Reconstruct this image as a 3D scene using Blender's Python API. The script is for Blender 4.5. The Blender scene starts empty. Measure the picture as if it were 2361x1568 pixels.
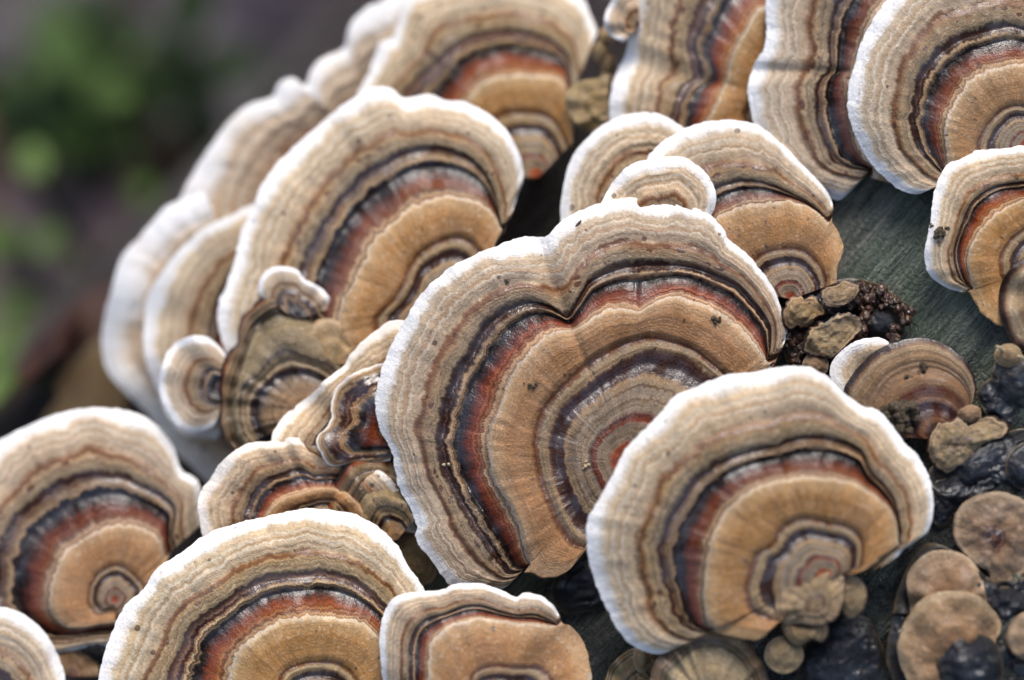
import bpy, math, random
import numpy as np
from mathutils import Matrix, Vector
R = math.radians
# ------------------------------------------------------------------ camera / world / light
# Everything is laid out in centimetres in a frame (X right, Y up, Z towards the lens) whose origin is the
# point in focus, then turned into world metres (ground at z = 0).
U = 0.01
D = 36.17                       # cm, lens to the plane in focus (105 mm macro lens)
PITCH = R(74)
CR = Vector((1, 0, 0)); CU = Vector((0, math.sin(PITCH), math.cos(PITCH))); CB = Vector((0, -math.cos(PITCH), math.sin(PITCH)))
ROT = np.array([CR, CU, CB])                        # rows: axes in world
ORIGIN = np.array([0.0, 0.0, 0.27])
def to_world(P):
    return np.asarray(P, float) @ ROT * U + ORIGIN
def world_pt(x, y, z):
    return Vector(to_world([[x, y, z]])[0])

scene = bpy.context.scene
COL = scene.collection
cam = bpy.data.cameras.new("camera"); cam_o = bpy.data.objects.new("camera", cam); COL.objects.link(cam_o)
cam.lens = 105; cam.sensor_width = 36; cam.clip_start = 0.01; cam.clip_end = 200
m = Matrix((CR, CU, CB)).transposed().to_4x4(); m.translation = world_pt(0, 0, D); cam_o.matrix_world = m
cam.dof.use_dof = True; cam.dof.focus_distance = D * U; cam.dof.aperture_fstop = 6.3
scene.camera = cam_o
w = bpy.data.worlds.new("World"); scene.world = w; w.use_nodes = True
SUN_EL, SUN_AZ = R(50), R(6)
nt = w.node_tree; bg = nt.nodes["Background"]; sky = nt.nodes.new("ShaderNodeTexSky"); sky.sky_type = 'NISHITA'
sky.sun_disc = False; sky.sun_elevation = SUN_EL; sky.sun_rotation = SUN_AZ; sky.dust_density = 4.0; sky.air_density = 1.0; sky.ozone_density = 1.0
hs = nt.nodes.new("ShaderNodeHueSaturation"); hs.inputs["Saturation"].default_value = 1.0      # thin overcast: a whiter sky
nt.links.new(sky.outputs[0], hs.inputs["Color"]); nt.links.new(hs.outputs[0], bg.inputs[0]); bg.inputs[1].default_value = 0.12
sun = bpy.data.lights.new("sun", 'SUN'); sun.energy = 1.35; sun.angle = R(26); sun.color = (1, .985, .96)
sun_o = bpy.data.objects.new("sun", sun); COL.objects.link(sun_o)
sdir = Vector((math.sin(SUN_AZ) * math.cos(SUN_EL), math.cos(SUN_AZ) * math.cos(SUN_EL), math.sin(SUN_EL)))
sun_o.rotation_euler = sdir.to_track_quat('Z', 'Y').to_euler(); sun_o.location = (0, 0, 3)
scene.view_settings.view_transform = 'Standard'; scene.view_settings.look = 'None'
scene.view_settings.gamma = 1; scene.view_settings.exposure = 0.62
scene.render.engine = 'CYCLES'; scene.cycles.use_denoising = True
scene.cycles.max_bounces = 6

# ------------------------------------------------------------------ maths helpers
rng = random.Random(7)
def _hash(i, j, s):
    n = (i.astype(np.int64) * 374761393 + j.astype(np.int64) * 668265263 + int(s) * 1442695041) & 0xffffffff
    n = ((n ^ (n >> 13)) * 1274126177) & 0xffffffff
    return ((n ^ (n >> 16)) & 0xffff) / 65535.0
def vnoise(x, y, s=0):
    x = np.asarray(x, float); y = np.asarray(y, float)
    x, y = np.broadcast_arrays(x, y)
    i = np.floor(x); j = np.floor(y); fx = x - i; fy = y - j
    fx = fx * fx * (3 - 2 * fx); fy = fy * fy * (3 - 2 * fy)
    a = _hash(i, j, s); b = _hash(i + 1, j, s); c = _hash(i, j + 1, s); d = _hash(i + 1, j + 1, s)
    return (a * (1 - fx) + b * fx) * (1 - fy) + (c * (1 - fx) + d * fx) * fy - .5
def fbm(x, y, s=0, o=4):
    r = 0; a = 1.0; f = 1.0
    for k in range(o):
        r = r + a * vnoise(np.asarray(x) * f, np.asarray(y) * f, s + 17 * k); a *= .5; f *= 2.03
    return r
PXC = 190.4; CX, CY = 1180.5, 784.0                  # tracing units per cm and the optical centre
def px2cm(px, py, z):
    k = (D - z) / D / PXC
    return (px - CX) * k, -(py - CY) * k
# the log: a cylinder whose axis runs lower left to upper right, its flank falling away to the upper left
AX = np.array([.66, .751]); PE = np.array([.751, -.66])
LOG_R, LOG_S0, LOG_Z0 = 15.0, 9.0, 14.05
def log_z(X, Y):
    s = X * PE[0] + Y * PE[1]
    return np.sqrt(np.maximum(LOG_R ** 2 - (s - LOG_S0) ** 2, 1)) - LOG_Z0
def catmull(P, closed=False, n=10):
    P = np.array(P, float)
    if closed: Q = np.vstack([P[-1:], P, P[:2]])
    else: Q = np.vstack([2 * P[0] - P[1], P, 2 * P[-1] - P[-2]])
    out = []
    t = np.linspace(0, 1, n, endpoint=False)[:, None]
    for k in range(1, len(Q) - 2):
        a, b, c, d = Q[k - 1], Q[k], Q[k + 1], Q[k + 2]
        out.append(.5 * (2 * b + (c - a) * t + (2 * a - 5 * b + 4 * c - d) * t ** 2 + (-a + 3 * b - 3 * c + d) * t ** 3))
    out = np.vstack(out)
    return np.vstack([out, out[:1]]) if closed else np.vstack([out, P[-1:]])

# ------------------------------------------------------------------ material helpers
def new_mat(name):
    mt = bpy.data.materials.new(name); mt.use_nodes = True
    return mt, mt.node_tree, mt.node_tree.nodes["Principled BSDF"]
class NT:
    def __init__(s, t): s.t = t
    def n(s, typ, **kw):
        x = s.t.nodes.new(typ)
        for k, v in kw.items(): setattr(x, k, v)
        return x
    def l(s, a, b): s.t.links.new(a, b)
    def math(s, op, a, b=None, c=None, clamp=False):
        x = s.n("ShaderNodeMath", operation=op, use_clamp=clamp)
        for i, v in enumerate((a, b, c)):
            if v is None: continue
            if hasattr(v, 'links') or hasattr(v, 'is_output'): s.l(v, x.inputs[i])
            else: x.inputs[i].default_value = v
        return x.outputs[0]
    def attr(s, name, vec=False):
        x = s.n("ShaderNodeAttribute", attribute_name=name); return x.outputs["Vector" if vec else "Fac"]
    def vmul(s, v, k):
        x = s.n("ShaderNodeVectorMath", operation='MULTIPLY'); s.l(v, x.inputs[0]); x.inputs[1].default_value = k; return x.outputs[0]
    def noise(s, v, scale=1, detail=2, rough=.5):
        x = s.n("ShaderNodeTexNoise"); s.l(v, x.inputs["Vector"]); x.inputs["Scale"].default_value = scale
        x.inputs["Detail"].default_value = detail; x.inputs["Roughness"].default_value = rough; return x.outputs["Fac"]
    def ramp(s, f, stops, interp='LINEAR'):
        x = s.n("ShaderNodeValToRGB"); s.l(f, x.inputs[0]); cr = x.color_ramp; cr.interpolation = interp
        while len(cr.elements) > 1: cr.elements.remove(cr.elements[-1])
        cr.elements[0].position = stops[0][0]; cr.elements[0].color = (*stops[0][1], 1)
        for p, c in stops[1:]:
            e = cr.elements.new(p); e.color = (*c, 1)
        return x.outputs[0]
    def mix(s, f, a, b, mode='MIX'):
        x = s.n("ShaderNodeMix", data_type='RGBA', blend_type=mode)
        for sock, v in ((x.inputs[0], f), (x.inputs[6], a), (x.inputs[7], b)):
            if isinstance(v, (int, float)): sock.default_value = v
            elif isinstance(v, tuple): sock.default_value = (*v, 1)
            else: s.l(v, sock)
        return x.outputs[2]
    def rng(s, v, a, b, c, d):
        x = s.n("ShaderNodeMapRange"); s.l(v, x.inputs[0])
        for i, q in enumerate((a, b, c, d)): x.inputs[i + 1].default_value = q
        return x.outputs[0]
def lin(r, g, b):
    f = lambda c: (c / 255 / 12.92) if c <= 10 else ((c / 255 + .055) / 1.055) ** 2.4
    return (f(r), f(g), f(b))

WHITE = lin(226, 221, 215); CREAM = lin(204, 188, 164); TAN = lin(180, 156, 126); TAN2 = lin(154, 124, 88)
BROWN = lin(118, 78, 44); OLIVE = lin(144, 124, 94); DARK = lin(58, 31, 21); BLACK = lin(28, 16, 13)
RUST = lin(120, 50, 12); RUST2 = lin(150, 68, 20); OCHRE = lin(164, 119, 70); OCHRE2 = lin(176, 141, 98); GREY = lin(142, 124, 102)
ZIN = [(0, lin(156, 64, 24)), (.045, RUST2), (.06, GREY), (.085, lin(128, 108, 84)), (.10, GREY), (.108, RUST), (.125, lin(84, 38, 22)), (.135, GREY), (.155, OLIVE), (.16, lin(96, 66, 44)), (.168, GREY), (.19, GREY), (.196, BROWN), (.203, OLIVE), (.219, TAN2),
       (.228, DARK), (.262, lin(56, 34, 28)), (.276, lin(74, 46, 34)), (.284, TAN2), (.316, OLIVE), (.326, BROWN), (.341, lin(106, 62, 32)), (.356, OCHRE), (.40, OCHRE)]
ZON = [(.38, OCHRE), (.46, OCHRE), (.53, OCHRE2),
       (.546, CREAM), (.553, RUST), (.559, lin(176, 140, 100)), (.569, lin(184, 150, 112)), (.574, RUST), (.582, lin(160, 110, 70)), (.588, RUST), (.597, lin(134, 76, 40)), (.604, RUST), (.628, lin(84, 36, 17)), (.648, BLACK), (.667, BLACK),
       (.673, lin(134, 114, 86)), (.677, lin(84, 54, 38)), (.681, OCHRE2), (.685, lin(174, 150, 116)), (.688, lin(100, 64, 44)), (.692, OCHRE2),
       (.696, DARK), (.707, lin(56, 31, 22)), (.710, lin(116, 88, 64)), (.714, DARK), (.736, lin(58, 33, 24)), (.746, OLIVE)]
OUT = [(0, OLIVE), (.30, OLIVE), (.335, lin(150, 128, 98)), (.35, lin(116, 86, 58)), (.365, OLIVE), (.43, TAN2), (.465, lin(106, 68, 38)), (.50, lin(132, 90, 54)), (.55, TAN), (.63, TAN), (.66, CREAM), (.695, lin(168, 138, 104)), (.72, TAN), (.765, CREAM), (.80, lin(186, 160, 126)), (.845, lin(202, 182, 154)), (.885, lin(224, 216, 204)), (.94, lin(234, 231, 227)), (1.0, lin(237, 236, 235))]
def vary(stops, seed, amt=.006, rings=0):
    """the same growth zones as another cap would have laid them down: shifted, paler or darker"""
    r = random.Random(seed); out = []
    for i, (p, c) in enumerate(stops):
        k = r.uniform(.82, 1.2) if sum(c) < .5 else r.uniform(.93, 1.07)
        q = p + (r.uniform(-amt, amt) * .5 if 0 < i < len(stops) - 1 else 0)
        out.append((q, tuple(min(1, v * k) for v in c)))
    for j in range(rings):
        p0 = r.uniform(.385, .52); out += [(p0, OCHRE), (p0 + .006, lin(120, 80, 48)), (p0 + .013, OCHRE2)]
    return sorted(out, key=lambda q: q[0])[:32]

def zonate(name, inner=ZON, outer=OUT, core=None, gloss=1.0, spots=1.0, tint=None, fib=1.0, flecks=True, lines=1.0, white_rim=False):
    mt, t, bs = new_mat(name); N = NT(t)
    b = N.attr("band"); co = N.attr("co", True)
    f1 = N.noise(N.vmul(co, (34, 7, 1)), 1, 3, .6)
    f2 = N.noise(N.vmul(co, (2.2, .9, 1)), 1, 2)
    f3 = N.noise(N.vmul(co, (10, 2.2, 1)), 1, 2)
    d = N.math('ADD', N.math('MULTIPLY', N.math('SUBTRACT', f1, .5), .022 * fib), N.math('MULTIPLY', N.math('SUBTRACT', f2, .5), .045))
    d = N.math('ADD', d, N.math('MULTIPLY', N.math('SUBTRACT', f3, .5), .042))
    bb = N.math('ADD', b, N.math('MULTIPLY', d, N.rng(b, 0, .65, .18, 1)))
    c_in = N.ramp(bb, inner)
    if core: c_in = N.mix(N.math('LESS_THAN', bb, .39), c_in, N.ramp(bb, core))
    bo = N.math('ADD', N.rng(bb, .746, 1.0, .30, 1.0), N.math('MULTIPLY', N.math('SUBTRACT', f2, .5), .12))
    c_out = N.ramp(bo, outer)
    col = N.mix(N.math('GREATER_THAN', bb, .746), c_in, c_out)
    # fine concentric lines
    cb = N.n("ShaderNodeCombineXYZ"); N.l(N.math('MULTIPLY', bb, 92), cb.inputs[0])
    sep = N.n("ShaderNodeSeparateXYZ"); N.l(co, sep.inputs[0])
    N.l(N.math('MULTIPLY', sep.outputs[0], .5), cb.inputs[1]); N.l(sep.outputs[2], cb.inputs[2])
    ln = N.noise(cb.outputs[0], 1, 2, .6)
    lnm = N.ramp(b, [(0, (.9,) * 3), (.3, (.8,) * 3), (.36, (.10,) * 3), (.52, (.12,) * 3), (.57, (.9,) * 3), (.74, (.8,) * 3), (.77, (.22,) * 3), (.95, (.22,) * 3), (1, (.05,) * 3)])
    lv = N.math('ADD', 1.0, N.math('MULTIPLY', N.rng(ln, .32, .68, -.42 * lines, .42 * lines), lnm))
    col = N.mix(1.0, col, lv, 'MULTIPLY')
    # blotches
    p = N.noise(N.vmul(co, (1.1, 1.4, 1)), 1, 3, .6)
    col = N.mix(N.rng(p, .45, .72, 0, .5), col, N.mix(1.0, col, (.84, .88, .94), 'MULTIPLY'))
    col = N.mix(N.rng(p, .5, .25, 0, .55), col, N.mix(1.0, col, (.98, .88, .74), 'MULTIPLY'))
    p2 = N.noise(N.vmul(co, (4, 3, 1)), 1, 3, .65)
    col = N.mix(1.0, col, N.rng(p2, .25, .75, .70, 1.24), 'MULTIPLY')
    # velvet of fine hairs
    h1 = N.noise(N.vmul(co, (40, 26, 1)), 1, 3, .7)
    h2 = N.noise(N.vmul(co, (20, 23, 1)), 1, 2, .7)
    col = N.mix(1.0, col, N.rng(h1, .28, .72, .78, 1.2), 'MULTIPLY')
    fl = N.math('MULTIPLY', N.rng(h2, .56, .72, 0, .5), N.rng(b, .985, .94, 0, 1))
    bw0 = N.n("ShaderNodeRGBToBW"); N.l(col, bw0.inputs[0])
    fl = N.math('MULTIPLY', fl, N.rng(bw0.outputs[0], .10, .24, .06, 1)) if flecks else 0.0
    col = N.mix(fl, col, lin(208, 194, 172))
    # small brown pits in the outer tan zone
    if spots:
        v = N.n("ShaderNodeTexVoronoi"); N.l(N.vmul(co, (7, 10, 1)), v.inputs["Vector"]); v.inputs["Scale"].default_value = 1.0; v.inputs["Randomness"].default_value = 1
        sc = N.n("ShaderNodeSeparateColor"); N.l(v.outputs["Color"], sc.inputs[0])
        sp = N.math('LESS_THAN', v.outputs["Distance"], N.math('MULTIPLY', sc.outputs[0], .42))
        msk = N.math('MULTIPLY', N.math('MULTIPLY', N.rng(b, .745, .765, 0, 1), N.rng(b, .84, .80, 0, 1)), N.rng(p2, .43, .52, 0, 1))
        col = N.mix(N.math('MULTIPLY', N.math('MULTIPLY', sp, msk), .85 * spots), col, lin(84, 44, 26))
    v2 = N.n("ShaderNodeTexVoronoi"); N.l(N.vmul(co, (9, 7, 1)), v2.inputs["Vector"]); v2.inputs["Scale"].default_value = 1.0
    sc2 = N.n("ShaderNodeSeparateColor"); N.l(v2.outputs["Color"], sc2.inputs[0])
    k2 = N.math('LESS_THAN', v2.outputs["Distance"], N.rng(sc2.outputs[1], .80, 1, 0, .26))
    col = N.mix(N.math('MULTIPLY', k2, .75), col, lin(70, 48, 34))
    rim = N.ramp(bo, [(.88, (1, 1, 1)), (.93, (.42, .42, .42)), (1, (.3, .3, .3))])       # the white growing edge is even in tone
    clean = N.ramp(bo, outer); col = N.mix(rim, clean, col) if white_rim else col
    wn = N.n("ShaderNodeTexWhiteNoise", noise_dimensions='1D'); N.l(sep.outputs[2], wn.inputs["W"])
    scw = N.n("ShaderNodeSeparateColor"); N.l(wn.outputs["Color"], scw.inputs[0]); hsv = N.n("ShaderNodeHueSaturation")      # no two caps quite alike
    N.l(N.rng(scw.outputs[0], 0, 1, .494, .503), hsv.inputs["Hue"]); N.l(N.rng(scw.outputs[1], 0, 1, .86, 1.04), hsv.inputs["Saturation"]); N.l(N.rng(scw.outputs[2], 0, 1, .9, 1.06), hsv.inputs["Value"])
    N.l(col, hsv.inputs["Color"]); col = hsv.outputs[0]
    if tint: col = N.mix(1.0, col, tint, 'MULTIPLY')
    N.l(col, bs.inputs["Base Color"])
    bw = N.n("ShaderNodeRGBToBW"); N.l(col, bw.inputs[0])
    wet = N.noise(N.vmul(co, (2.2, 2.6, 1)), 1, 3, .6)
    ro = N.math('ADD', N.rng(bw.outputs[0], .03, .26, .34, .68), N.math('MULTIPLY', N.math('SUBTRACT', wet, .5), .25))
    N.l(N.math('ADD', ro, N.math('MULTIPLY', N.math('SUBTRACT', h1, .5), .15), clamp=True), bs.inputs["Roughness"])
    N.l(N.rng(wet, .42, .66, .10, .40), bs.inputs["Specular IOR Level"])
    N.l(N.math('MULTIPLY', N.math('MULTIPLY', N.math('MULTIPLY', N.rng(bw.outputs[0], .20, .05, .0, 1.0), N.ramp(b, [(0, (.5,) * 3), (.18, (.5,) * 3), (.22, (1,) * 3), (.36, (.9,) * 3), (.54, (.5,) * 3), (.62, (.4,) * 3), (.65, (1,) * 3), (.76, (1,) * 3), (.8, (.6,) * 3)])), N.rng(wet, .42, .56, .06, 1)), gloss), bs.inputs["Coat Weight"]); bs.inputs["Coat Roughness"].default_value = .2; bs.inputs["Coat IOR"].default_value = 1.75
    bmp = N.n("ShaderNodeBump"); bmp.inputs["Strength"].default_value = .55; bmp.inputs["Distance"].default_value = .00035
    hh = N.math('ADD', N.math('MULTIPLY', f1, .25), N.math('ADD', N.math('MULTIPLY', h1, .6), N.math('MULTIPLY', h2, .6)))
    hh = N.math('ADD', hh, N.math('MULTIPLY', ln, .8))
    N.l(hh, bmp.inputs["Height"]); N.l(bmp.outputs[0], bs.inputs["Normal"]); b2 = N.n("ShaderNodeBump"); b2.inputs["Strength"].default_value = .35; b2.inputs["Distance"].default_value = .0003; N.l(hh, b2.inputs["Height"]); N.l(b2.outputs[0], bs.inputs["Coat Normal"])
    if "Subsurface Weight" in bs.inputs: pass
    return mt
M = {}
M['zonate'] = zonate("banded_cap", core=ZIN, white_rim=True)
M['zonate_b'] = zonate("banded_cap_purplish", vary([(p, c if not (.69 < p < .74) else (c[0] * 1.3, c[1] * 1.3, c[2] * 1.6)) for p, c in ZON], 4, .01), vary(OUT, 5, .02), core=vary(ZIN, 6), white_rim=True)
M['zonate_c'] = zonate("banded_cap_many_rings", vary(ZON, 9, .006), vary(OUT, 10, .03), core=vary(ZIN, 11), white_rim=True)
M['zonate_d'] = zonate("banded_cap_chestnut", vary([(p, c if not (.55 < p < .64) else (c[0] * .75, c[1] * .8, c[2] * .9)) for p, c in ZON], 14, .012), vary(OUT, 15, .03), core=vary(ZIN, 16), white_rim=True)
M['glossy'] = zonate("wet_banded_cap", core=ZIN, white_rim=True, gloss=1.3, spots=1.0, tint=(1.0, .93, .85))
OLV = [(0, lin(146, 110, 72)), (.16, lin(134, 102, 68)), (.22, lin(116, 92, 64)), (.25, BLACK), (.29, DARK), (.31, lin(160, 136, 98)), (.34, lin(116, 94, 68)), (.36, lin(150, 126, 90)), (.40, lin(52, 38, 30)), (.42, lin(124, 106, 78)),
       (.52, lin(138, 119, 88)), (.60, lin(146, 128, 94)), (.63, lin(40, 30, 26)), (.655, lin(146, 126, 92)), (.68, lin(72, 52, 38)), (.70, lin(136, 114, 80)), (.742, lin(62, 44, 32))]
OLVO = [(0, lin(126, 106, 74)), (.3, lin(112, 76, 46)), (.40, lin(146, 120, 84)), (.5, lin(80, 56, 38)), (.62, lin(148, 124, 86)), (.78, lin(118, 82, 50)), (.86, lin(130, 60, 28)), (.93, lin(40, 26, 22)), (1, lin(28, 20, 20))]
M['olive'] = zonate("weathered_olive_cap", OLV, OLVO, spots=0, lines=.8)
BRN = [(0, lin(95, 50, 30)), (.10, DARK), (.16, lin(120, 80, 48)), (.22, lin(70, 34, 24)), (.29, DARK), (.33, lin(128, 88, 52)), (.40, lin(90, 46, 30)), (.44, lin(130, 98, 66)), (.6, lin(138, 106, 74)), (.742, lin(140, 112, 82))]
BRNO = [(0, lin(140, 112, 82)), (.3, lin(140, 112, 82)), (.55, lin(146, 118, 86)), (.75, lin(170, 146, 114)), (.84, lin(140, 112, 82)), (.90, lin(92, 58, 40)), (.95, lin(52, 34, 28)), (1, lin(44, 32, 28))]
M['brown'] = zonate("brown_cap", BRN, BRNO, spots=0, lines=.35)
TNI = [(0, lin(84, 56, 40)), (.12, lin(112, 80, 50)), (.3, lin(142, 118, 82)), (.742, lin(158, 134, 96))]
TNO = [(0, lin(158, 134, 96)), (.3, lin(158, 134, 96)), (.6, lin(150, 122, 86)), (.85, lin(182, 160, 126)), (.95, lin(150, 116, 74)), (1, lin(110, 78, 48))]
M['tan'] = zonate("young_tan_cap", TNI, TNO, spots=0, gloss=.6, lines=.35)
YGI = [(0, lin(58, 38, 28)), (.08, lin(90, 60, 40)), (.16, lin(146, 122, 84)), (.28, lin(96, 66, 42)), (.34, lin(150, 128, 92)), (.5, lin(138, 114, 78)), (.6, lin(158, 136, 98)), (.742, lin(150, 122, 84))]
YGO = [(0, lin(150, 122, 84)), (.3, lin(150, 122, 84)), (.5, lin(164, 142, 106)), (.7, lin(140, 108, 72)), (.85, lin(182, 162, 128)), (.93, lin(150, 116, 76)), (.97, lin(70, 44, 30)), (1, lin(46, 30, 24))]
M['young'] = zonate("young_mottled_cap", YGI, YGO, spots=0, gloss=1.0, lines=.35)
BKI = [(0, lin(34, 36, 42)), (.3, lin(46, 48, 54)), (.742, lin(38, 39, 43))]
BKO = [(0, lin(38, 39, 43)), (.3, lin(38, 39, 43)), (.7, lin(44, 43, 44)), (.94, lin(50, 46, 42)), (1, lin(84, 70, 48))]
M['crust'] = zonate("dark_wet_crust", BKI, BKO, spots=0, gloss=1.0, flecks=False, lines=.1)
def simple(name, c1, c2, scale=300, rough=.6, bump=.5, dist=.0004, coat=0, c3=None, spec=.4):
    mt, t, bs = new_mat(name); N = NT(t)
    g = N.n("ShaderNodeTexCoord"); v = g.outputs["Object"]
    a = N.noise(v, scale, 4, .65); e = N.noise(v, scale * 4.3, 3, .6)
    col = N.mix(N.rng(a, .35, .65, 0, 1), c1, c2)
    if c3: col = N.mix(N.rng(e, .55, .72, 0, .8), col, c3)
    N.l(col, bs.inputs["Base Color"]); N.l(N.rng(e, .3, .7, rough - .12, rough + .12), bs.inputs["Roughness"])
    bs.inputs["Coat Weight"].default_value = coat; bs.inputs["Coat Roughness"].default_value = .15; bs.inputs["Specular IOR Level"].default_value = spec
    bm = N.n("ShaderNodeBump"); bm.inputs["Strength"].default_value = bump; bm.inputs["Distance"].default_value = dist
    N.l(N.math('ADD', a, N.math('MULTIPLY', e, .6)), bm.inputs["Height"]); N.l(bm.outputs[0], bs.inputs["Normal"])
    return mt
M['pore'] = simple("pale_pores", lin(226, 214, 196), lin(205, 188, 160), 900, .7)
M['dirt'] = simple("soil_crumb", lin(96, 84, 66), lin(58, 48, 36), 900, .85, 1, .0006, c3=lin(140, 128, 106))
M['wart'] = simple("dark_wart", lin(74, 48, 34), lin(26, 18, 17), 500, .4, .8, .0006, coat=.5, c3=lin(128, 98, 64))
M['chip'] = simple("pale_splinter", lin(196, 180, 150), lin(150, 132, 100), 900, .6)
M['dead'] = simple("dead_leaf", lin(88, 68, 62), lin(52, 38, 34), 60, .6, .4, .001, spec=.2)
M['dead2'] = simple("rusty_leaf", lin(92, 58, 50), lin(58, 34, 30), 60, .6, .4, .001, spec=.2)
M['dead3'] = simple("grey_leaf", lin(64, 60, 62), lin(36, 34, 38), 60, .5, .4, .001, spec=.35)
def leafmat(name, a, b):
    mt = simple(name, a, b, 90, .55, .3, .0006, spec=.12)
    bs = mt.node_tree.nodes["Principled BSDF"]; bs.inputs["Transmission Weight"].default_value = 0
    return mt
M['green'] = leafmat("green_leaf", lin(88, 114, 50), lin(60, 84, 36))
M['green3'] = leafmat("mid_green_leaf", lin(70, 96, 44), lin(44, 62, 30))
M['dead5'] = simple("chestnut_leaf", lin(58, 36, 26), lin(36, 22, 17), 60, .6, .4, .001, spec=.2)
M['dead6'] = simple("purple_grey_leaf", lin(70, 64, 76), lin(52, 44, 50), 60, .45, .4, .001, spec=.4)
M['dead7'] = simple("mauve_leaf", lin(122, 104, 104), lin(88, 72, 72), 60, .5, .4, .001, spec=.3)
M['dead4'] = simple("olive_dead_leaf", lin(92, 76, 52), lin(58, 46, 32), 60, .6, .4, .001, spec=.2)
M['green2'] = leafmat("dark_green_leaf", lin(38, 56, 28), lin(24, 38, 20))
M['pale'] = leafmat("pale_green_leaf", lin(112, 134, 80), lin(90, 116, 58))
M['moss'] = simple("moss", lin(44, 62, 26), lin(22, 32, 16), 120, .8, 1, .002, spec=.1)
mt, t, bs = new_mat("water"); bs.inputs["Transmission Weight"].default_value = 1; bs.inputs["IOR"].default_value = 1.33; bs.inputs["Roughness"].default_value = .01
bs.inputs["Base Color"].default_value = (1, 1, 1, 1); M['water'] = mt

# ------------------------------------------------------------------ object helpers
def mesh_obj(name, V, F, mat, parent=None, attrs=None, normals=None, smooth=True, origin=None):
    """V in world metres; stored relative to origin/parent location"""
    V = np.asarray(V, float); me = bpy.data.meshes.new(name)
    base = np.array(parent.location) if parent is not None else (np.array(origin) if origin is not None else V.mean(0))
    L = V - base
    F = np.asarray(F) if not isinstance(F, list) else F
    if isinstance(F, np.ndarray):
        n = F.shape[1]; me.vertices.add(len(L)); me.vertices.foreach_set("co", L.astype(np.float32).ravel())
        me.loops.add(F.size); me.loops.foreach_set("vertex_index", F.astype(np.int32).ravel())
        me.polygons.add(len(F)); me.polygons.foreach_set("loop_start", np.arange(0, F.size, n, dtype=np.int32))
        me.update(calc_edges=True)
    else:
        me.from_pydata([tuple(v) for v in L], [], F); me.update()
    if smooth: me.polygons.foreach_set("use_smooth", np.ones(len(me.polygons), dtype=bool))
    for k, a in (attrs or {}).items():
        if a.ndim == 1:
            at = me.attributes.new(k, 'FLOAT', 'POINT'); at.data.foreach_set("value", a.astype(np.float32))
        else:
            at = me.attributes.new(k, 'FLOAT_VECTOR', 'POINT'); at.data.foreach_set("vector", a.astype(np.float32).ravel())
    me.materials.append(M[mat] if isinstance(mat, str) else mat)
    if normals is not None: me.normals_split_custom_set_from_vertices(normals.astype(np.float32).tolist())
    o = bpy.data.objects.new(name, me); COL.objects.link(o)
    if parent is not None: o.parent = parent
    else: o.location = base
    return o
def tag(o, label, cat, group=None):
    o["label"] = label; o["category"] = cat
    if group: o["group"] = group
    return o
def empty(name, loc):
    e = bpy.data.objects.new(name, None); COL.objects.link(e); e.location = loc; e.empty_display_size = .01
    return e
def grid_faces(nr, nc, wrap):
    i = np.arange(nr - 1)[:, None]; j = np.arange(nc if wrap else nc - 1)[None, :]; j2 = (j + 1) % nc
    return np.stack([i * nc + j, i * nc + j2, (i + 1) * nc + j2, (i + 1) * nc + j], -1).reshape(-1, 4)
def ico(sub=1):
    t = (1 + 5 ** .5) / 2
    v = [(-1, t, 0), (1, t, 0), (-1, -t, 0), (1, -t, 0), (0, -1, t), (0, 1, t), (0, -1, -t), (0, 1, -t), (t, 0, -1), (t, 0, 1), (-t, 0, -1), (-t, 0, 1)]
    v = [np.array(a) / np.linalg.norm(a) for a in v]
    f = [(0, 11, 5), (0, 5, 1), (0, 1, 7), (0, 7, 10), (0, 10, 11), (1, 5, 9), (5, 11, 4), (11, 10, 2), (10, 7, 6), (7, 1, 8), (3, 9, 4), (3, 4, 2), (3, 2, 6), (3, 6, 8), (3, 8, 9), (4, 9, 5), (2, 4, 11), (6, 2, 10), (8, 6, 7), (9, 8, 1)]
    for _ in range(sub):
        c = {}; g = []
        def mid(a, b):
            k = (min(a, b), max(a, b))
            if k not in c:
                x = v[a] + v[b]; v.append(x / np.linalg.norm(x)); c[k] = len(v) - 1
            return c[k]
        for a, b, d in f:
            x, y, z = mid(a, b), mid(b, d), mid(d, a); g += [(a, x, z), (b, y, x), (d, z, y), (x, y, z)]
        f = g
    return np.array(v), np.array(f)
ICO1, ICO2, ICO3 = ico(1), ico(2), ico(3)

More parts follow.
